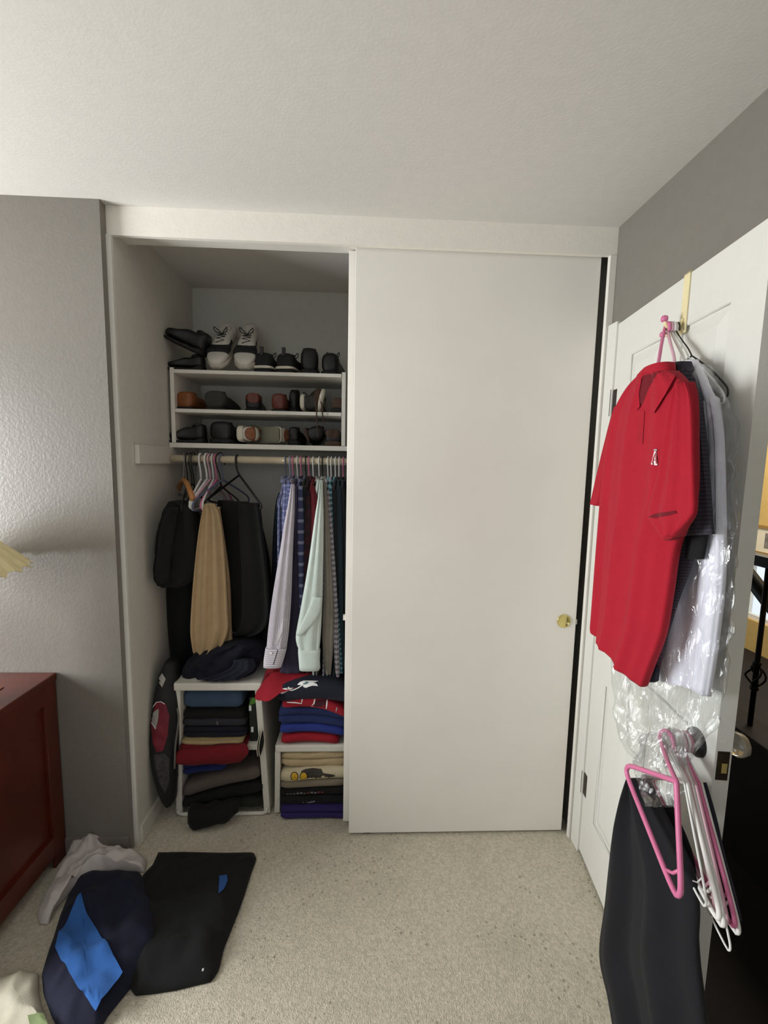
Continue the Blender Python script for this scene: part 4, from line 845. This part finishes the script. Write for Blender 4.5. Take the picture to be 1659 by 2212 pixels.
# collar: stand, two turned-down leaves, placket; shade inside the neck painted in darker red
loft('collar_stand', rx([(1382, 836, 1450, 818), (1384, 816, 1450, 794), (1402, 800, 1446, 781)], 1.602, .028), c_polo, po, nseg=32, nrow=8, power=2.4, caps=False)
decal('collar_leaf', b_, [(1452, 794), (1462, 806), (1438, 850), (1412, 892), (1404, 886), (1386, 878), (1402, 838), (1424, 800)], c_polo, po, lift=.009)
decal('collar_leaf', b_, [(1372, 818), (1386, 816), (1380, 850), (1382, 878), (1374, 886), (1362, 872), (1364, 840)], c_polo, po, lift=.007)
decal('neck_opening_shade', b_, [(1388, 812), (1424, 802), (1402, 838), (1387, 876), (1381, 868), (1380, 840)], c_polo_shade, po, lift=.0045)
decal('placket', b_, [(1377, 886), (1392, 888), (1388, 960), (1376, 958)], cloth('polo_placket', (158, 16, 36)), po, lift=.0024)
m_em = mat('embroidery_white', (226, 214, 214), .7); m_emr = mat('embroidery_red', (150, 14, 34), .7); m_emn = mat('embroidery_navy', (40, 30, 60), .7)
decal('emblem_outline', b_, [(1413, 975), (1417, 975), (1420, 1000), (1420, 1005), (1413, 1005), (1412, 998), (1409, 1004), (1406, 1003), (1408, 996)], m_em, po, lift=.003)
decal('emblem_letter', b_, stroke([(1409, 1001), (1412, 988), (1415, 978), (1417, 990), (1418, 1002)], 2.4), m_emr, po, lift=.0042)
decal('emblem_letter', b_, stroke([(1410, 994), (1418, 994)], 1.6), m_emr, po, lift=.0044)
decal('emblem_halo', b_, [(1415.5+4.2*math.cos(a), 972+1.9*math.sin(a)) for a in [k*math.pi/6 for k in range(12)]], m_silver, po, lift=.004, step=9)
# dark grey striped shirt behind
p_gs = patterned('charcoal_heather_stripe', (62, 58, 68), (44, 42, 50), 'bands', 4, 110, .5)
gs = thing('striped_shirt', 'dark grey finely striped shirt hanging behind the red polo', 'shirt', tuple(at(1400, 1470, X=1.645)))
loft('body', rx([(1445, 800, 1488, 792), (1415, 850, 1500, 840), (1380, 910, 1514, 896), (1350, 1040, 1522, 1040), (1335, 1180, 1500, 1190), (1328, 1300, 1462, 1300), (1335, 1400, 1432, 1400), (1395, 1440, 1412, 1474)], 1.645, .016), p_gs, gs, fold=.004, ffreq=3, nseg=50, nrow=34, seed=1)
loft('sleeve', rx([(1486, 850, 1502, 838), (1492, 910, 1514, 900), (1486, 1000, 1526, 1000), (1474, 1100, 1536, 1096), (1464, 1158, 1542, 1154)], 1.630, .012), p_gs, gs, fold=.003, nseg=34, nrow=20, seed=2)
loft('cuff', rx([(1482, 1150, 1528, 1150), (1484, 1180, 1524, 1180), (1484, 1206, 1518, 1208)], 1.642, .010), c_black, gs, nseg=24, nrow=8)
loft('collar', rx([(1462, 806, 1492, 800), (1466, 784, 1484, 780)], 1.648, .018), cloth('charcoal_knit', (48, 44, 54)), gs, nseg=24, nrow=6)
loft('hem_tail', rx([(1402, 1440, 1424, 1436), (1398, 1474, 1412, 1474)], 1.640, .006), c_navy, gs, nseg=16, nrow=6)
# white dress shirt
c_wh = cloth('white_dress_cotton', (226, 226, 236), var=.02, bump=.1)
ws = thing('dress_shirt', 'white dress shirt in the clear plastic cover on the door', 'shirt', tuple(at(1450, 1480, X=1.685)))
loft('body', rx([(1474, 798, 1512, 790), (1445, 850, 1536, 838), (1405, 920, 1552, 892), (1385, 1100, 1556, 1100), (1372, 1250, 1546, 1250), (1362, 1400, 1540, 1400), (1365, 1452, 1534, 1498)], 1.685, .014), c_wh, ws, fold=.006, ffreq=3, fdrift=.5, nseg=60, nrow=34, seed=3)
loft('sleeve', rx([(1528, 870, 1546, 856), (1530, 950, 1560, 940), (1530, 1100, 1564, 1100), (1526, 1250, 1562, 1250), (1510, 1400, 1545, 1400), (1502, 1490, 1528, 1505)], 1.668, .012), c_wh, ws, fold=.004, nseg=34, nrow=24, seed=4)
loft('collar', rx([(1478, 812, 1512, 800), (1484, 782, 1500, 776)], 1.688, .016), c_wh, ws, nseg=24, nrow=6)
bs = thing('black_shirt', 'black shirt shoulder on the wire hanger against the door', 'shirt', tuple(at(1520, 860, X=1.705)))
loft('shoulder', rx([(1480, 800, 1500, 776), (1482, 840, 1528, 812), (1482, 880, 1556, 838), (1482, 905, 1558, 868)], 1.7065, .005), cloth('black_green_tee', (30, 36, 36)), bs, nseg=30, nrow=12)
pbag = thing('plastic_cover', 'clear crinkled dry-cleaning cover hanging over the white shirt', 'plastic cover', tuple(at(1430, 1640, X=1.66)))
loft('film', rx([(1462, 800, 1520, 786, 1.685), (1420, 860, 1560, 850, 1.68), (1375, 960, 1590, 930, 1.676), (1345, 1150, 1588, 1150, 1.676), (1330, 1300, 1578, 1300, 1.676), (1328, 1430, 1566, 1440, 1.676), (1335, 1520, 1545, 1560, 1.672), (1350, 1600, 1500, 1620, 1.655), (1395, 1650, 1470, 1660, 1.63)], 1.68, .030), m_film, pbag, fold=.008, ffreq=3.5, rough=.016, nseg=80, nrow=60, seed=6)
loft('knob_wrap', rx([(1412, 1585, 1458, 1578, 1.625), (1396, 1620, 1466, 1612, 1.615), (1390, 1660, 1462, 1665, 1.61), (1410, 1710, 1450, 1716, 1.61), (1425, 1740, 1440, 1744, 1.61)], 1.61, .030), m_film, pbag, fold=.008, ffreq=4, rough=.02, nseg=50, nrow=34, seed=9)
# ------------------------------------------------------------------ things hung on the door knob
kn = D(KS, .045, KZ)
def knob_hanger(label, material, N, A, B, r=.0044, tail=.016):
    N, A, B = V(N), V(A), V(B); h = thing('clothes_hanger', label, 'hanger', tuple(N), 'hangers on the door knob')
    k = V((N.x, kn.y, kn.z)); k.x = max(1.652, min(1.70, N.x+.06))
    R_ = .021 if k.x < 1.69 else .018
    tube('hook', [k+V((0, -R_*.9, -.018)), k+V((0, -R_, .004)), k+V((0, -.3*R_, R_)), k+V((0, .7*R_, R_*.8)), k+V((-.004, R_, -.004)), k.lerp(N, .5)+V((-.004, .012, -.004)), N], r*.9, material, h, seg=7, smooth_n=34)
    mid = (A+B)/2; inn = (mid-N).normalized()*.022
    tube('body', [N, N.lerp(A, .5), N.lerp(A, .94), A+inn*.35, A+inn*1.05+(B-A)*.03, (A+B)/2+inn, B+inn*1.05+(A-B)*.03, B+inn*.35, N.lerp(B, .94), N.lerp(B, .5)], r, material, h, seg=8, closed=True)
    # small inner brace with notch
    tube('brace', [N.lerp(B, .80), N.lerp(B, .84).lerp(A.lerp(B, .82)+inn, .5), A.lerp(B, .80)+inn], r*.62, material, h, seg=6)
    return h
knob_hanger('bright pink plastic hanger foremost on the door knob', P_pink, at(1461, 1688, X=1.566), at(1357, 1652, X=1.564), at(1472, 1930, X=1.538), r=.0056)
KH = [(P_wire, 1.600, 'thin white wire hanger over the trousers on the knob', (1478, 1690), (1388, 1668), (1528, 1950), .0024),
      (P_white, 1.612, 'thick white hanger second behind the pink one on the knob', (1484, 1690), (1392, 1668), (1556, 1975), .0050),
      (P_lpink, 1.622, 'pale pink hanger in the middle of the knob bunch', (1488, 1690), (1394, 1670), (1548, 1960), .0046),
      (P_white, 1.634, 'white hanger in the middle of the knob bunch', (1494, 1692), (1398, 1672), (1566, 1992), .0046),
      (P_wire, 1.644, 'white wire hanger reaching lowest in the knob bunch', (1498, 1694), (1402, 1674), (1580, 2046), .0022),
      (P_lpink, 1.654, 'pale pink hanger toward the door in the knob bunch', (1502, 1692), (1408, 1676), (1572, 1986), .0044),
      (P_pink, 1.664, 'deep pink hanger nearly last in the knob bunch', (1508, 1690), (1412, 1678), (1590, 1992), .0048),
      (P_white, 1.676, 'white hanger closest to the door in the knob bunch', (1514, 1690), (1416, 1680), (1598, 2008), .0044)]
for mm, X, lab, n_, a_, b2, r in KH: knob_hanger(lab, mm, at(*n_, X=X), at(*a_, X=X), at(*b2, X=X), r=r)
c_trs = cloth('black_suit_cloth', (12, 13, 18), var=.04)
pt = thing('trousers', 'black trousers hanging from the door knob down to the carpet', 'trousers', tuple(at(1400, 2230, X=1.60)))
loft('legs', rx([(1378, 1680, 1386, 1683), (1368, 1698, 1398, 1702), (1350, 1740, 1420, 1742), (1332, 1800, 1452, 1802), (1322, 1880, 1490, 1880), (1314, 1960, 1502, 1960), (1304, 2035, 1500, 2030), (1306, 2085, 1504, 2090), (1322, 2150, 1512, 2160), (1334, 2212, 1520, 2240), (1342, 2240, 1530, 2400)], 1.598, .024), c_trs, pt, fold=.017, ffreq=1.7, fdrift=.2, fgrow=.4, nseg=70, nrow=40, seed=7, power=2.6)
loft('inner_leg', rx([(1400, 1740, 1450, 1740), (1420, 1850, 1494, 1850), (1440, 1960, 1500, 1960), (1440, 2080, 1506, 2080), (1450, 2212, 1522, 2212), (1455, 2300, 1535, 2400)], 1.64, .012), c_trs, pt, fold=.006, nseg=34, nrow=24, seed=8)
nt = thing('trousers', 'navy trousers on the knob hangers, nearest the door edge', 'trousers', tuple(at(1560, 1950, X=1.66)))
loft('leg', rx([(1492, 1692, 1524, 1690), (1512, 1770, 1546, 1766), (1532, 1850, 1564, 1846), (1556, 1930, 1586, 1925), (1572, 1990, 1602, 1990)], 1.684, .006), c_navy, nt, fold=.002, nseg=26, nrow=18, seed=2)

# ------------------------------------------------------------------ dresser and lamp at the left
m_cherry = mat('cherry_wood', (84, 29, 13), rough=.38, var=.22, vscale=5, coat=.25, bump=.05, bscale=40)
dr = thing('dresser', 'reddish brown wooden dresser against the grey wall', 'dresser', (-.78, -.30, 0))
XS = -.258
box('top', (-1.32, XS, -.56, -.037, .730, .757), m_cherry, dr, bevel=.004)
box('carcass', (-1.30, XS-.018, -.535, -.040, .05, .729), m_cherry, dr)
box('corner_post', (XS-.018, XS-.004, -.100, -.040, .0, .729), m_cherry, dr, bevel=.002)
box('corner_post', (XS-.018, XS-.004, -.540, -.480, .0, .729), m_cherry, dr, bevel=.002)
box('side_rail', (XS-.018, XS-.004, -.479, -.101, .66, .729), m_cherry, dr)
box('side_rail', (XS-.018, XS-.004, -.479, -.101, .05, .13), m_cherry, dr)
for k in range(3):
    for xx in (-1.28, -.78): 
        dw = box('drawer', (xx, xx+.47, -.548, -.536, .08+k*.215, .275+k*.215), m_cherry, dr, bevel=.003)
        lathe('knob', [(.006, 0), (.006, .012), (.014, .018), (.012, .026), (.004, .029)], (xx+.235, -.548, .178+k*.215), (0, -1, 0), m_bronze, dw, seg=14)
box('table_runner', (-.95, -.36, -.42, -.15, .7575, .760), cloth('brown_runner', (120, 66, 46)), None)
tag(bpy.data.objects['table_runner'], 'thin brown runner lying on the dresser top', 'table runner')
la = thing('table_lamp', 'table lamp with a pleated cream shade at the left frame edge', 'lamp', (-.435, -.300, .761))
m_shade = mat('cream_pleated_fabric', (226, 212, 164), rough=.9, var=.05)
lx, ly = -.435, -.300
def shade():
    vs, fs = [], []; n = 72; rings = [(.105, 1.345), (.175, 1.285), (.248, 1.212)]
    for (r, z) in rings:
        for k in range(n):
            a = 2*math.pi*k/n; f = ((k % 3)/2.0-.5)*.06; rr = r*(1+f); vs.append((lx+rr*math.cos(a), ly+rr*math.sin(a), z-(.010 if k % 3 == 2 else 0)))
    m_ = len(vs)
    for (r, z) in rings:
        for k in range(n):
            a = 2*math.pi*k/n; f = ((k % 3)/2.0-.5)*.06; rr = r*(1+f)-.004; vs.append((lx+rr*math.cos(a), ly+rr*math.sin(a), z-.002-(.010 if k % 3 == 2 else 0)))
    for i in range(2):
        for k in range(n):
            q = (i*n+k, i*n+(k+1) % n, (i+1)*n+(k+1) % n, (i+1)*n+k); fs.append(q); fs.append(tuple(m_+x for x in q[::-1]))
    for i in (0, 2):
        for k in range(n): fs.append((i*n+k, i*n+(k+1) % n, m_+i*n+(k+1) % n, m_+i*n+k))
    return mk('shade', vs, fs, m_shade, la)
shade()
lathe('base', [(.075, 0), (.075, .012), (.05, .03), (.035, .07), (.055, .14), (.062, .20), (.045, .27), (.02, .30), (.012, .32)], (lx, ly, .761), (0, 0, 1), mat('dark_ceramic', (60, 46, 42), .3, coat=.4), la, seg=28)
tube('stem', [(lx, ly, 1.08), (lx, ly, 1.36)], .008, m_brass, la, seg=10)
tube('harp', [(lx-.1, ly, 1.342), (lx, ly, 1.352), (lx+.1, ly, 1.342)], .003, m_brass, la, seg=6)

# ------------------------------------------------------------------ clothes on the carpet
def patch(name, outline, hh, material, parent, lift=.004, nang=40):
    P = [at(u, v, Z=.03) for u, v in outline]; c = sum(P, V((0, 0, 0)))/len(P); n = len(P); pts = []
    for i in range(n):
        for k in range(5): pts.append(P[i].lerp(P[(i+1) % n], k/5))
    vs, fs = [], []; R_ = 7; m_ = len(pts)
    for i in range(R_+1):
        for q in pts:
            p = c+(q-c)*(i/R_); vs.append((p.x, p.y, hh(p.x, p.y, .45)+lift))
    for i in range(R_):
        for k in range(m_):
            a, b = i*m_+k, i*m_+(k+1) % m_; fs.append((a, b, b+m_, a+m_) if i else (a, a+m_, b+m_))
    return mk(name, vs, fs, material, parent, smooth=True)
gc = thing('grey_cloth', 'crumpled pale grey cloth on the carpet by the dresser', 'cloth', tuple(at(190, 1870, Z=0)))
crumple('cloth', [(158, 1805), (180, 1816), (210, 1812), (240, 1812), (252, 1826), (270, 1846), (305, 1848), (318, 1862), (312, 1884), (270, 1884), (228, 1886), (185, 1902), (150, 1930), (118, 1965), (104, 1998), (86, 1996), (80, 1974), (100, 1930), (124, 1890), (142, 1855)], .10, cloth('pale_grey_jersey', (204, 197, 193)), gc, freq=15, seed=4, rings=16, nang=110, flat=.42)
bt = thing('black_trousers', 'black sweatpants lying flat on the carpet with a small blue mark', 'trousers', tuple(at(420, 2000, Z=0)))
_, hb, _c = crumple('cloth', [(342, 1843), (400, 1842), (480, 1844), (548, 1843), (554, 1858), (544, 1884), (530, 1930), (516, 1970), (500, 2010), (484, 2050), (474, 2096), (456, 2122), (420, 2130), (380, 2140), (330, 2148), (290, 2152), (270, 2120), (268, 2060), (272, 2000), (290, 1940), (310, 1890), (330, 1870)], .055, cloth('black_sweat', (13, 13, 14)), bt, freq=9, seed=7, nang=110, rings=14)
patch('blue_mark', [(474, 1898), (490, 1892), (492, 1908), (484, 1930), (472, 1946)], hb, cloth('mark_blue', (44, 86, 150)), bt)
patch('white_mark', [(437, 2104), (441, 2102), (440, 2110), (436, 2112)], hb, m_print, bt)
bs2 = thing('navy_shirt', 'navy shirt with a broad bright blue band on the carpet', 'shirt', tuple(at(190, 2060, Z=0)))
_, hn, _c = crumple('cloth', [(172, 1896), (200, 1884), (250, 1882), (300, 1884), (330, 1930), (348, 1990), (345, 2050), (320, 2090), (286, 2130), (262, 2160), (230, 2200), (210, 2240), (140, 2250), (112, 2200), (94, 2150), (90, 2108), (104, 2060), (118, 2020), (130, 1980), (150, 1930)], .085, cloth('navy_jersey', (22, 25, 46)), bs2, freq=9, seed=11, nang=110, rings=14)
patch('blue_band', [(176, 1956), (186, 1985), (210, 2025), (240, 2075), (266, 2118), (240, 2160), (208, 2210), (186, 2180), (160, 2140), (134, 2090), (120, 2062), (130, 2030), (150, 1995)], hn, cloth('bright_blue_panel', (48, 98, 168)), bs2, lift=.005)
wc = thing('pale_cloth', 'pale cream and green cloth at the lower left of the carpet', 'cloth', tuple(at(40, 2170, Z=0)))
_, hw2, _c = crumple('cloth', [(-40, 2120), (10, 2112), (50, 2098), (84, 2106), (84, 2150), (98, 2200), (112, 2250), (40, 2270), (-40, 2260)], .04, cloth('cream_jersey', (196, 190, 170)), wc, freq=11, seed=15, nang=80)
patch('green_print', [(60, 2200), (95, 2196), (104, 2224), (70, 2236)], hw2, cloth('soft_green', (120, 134, 92)), wc)
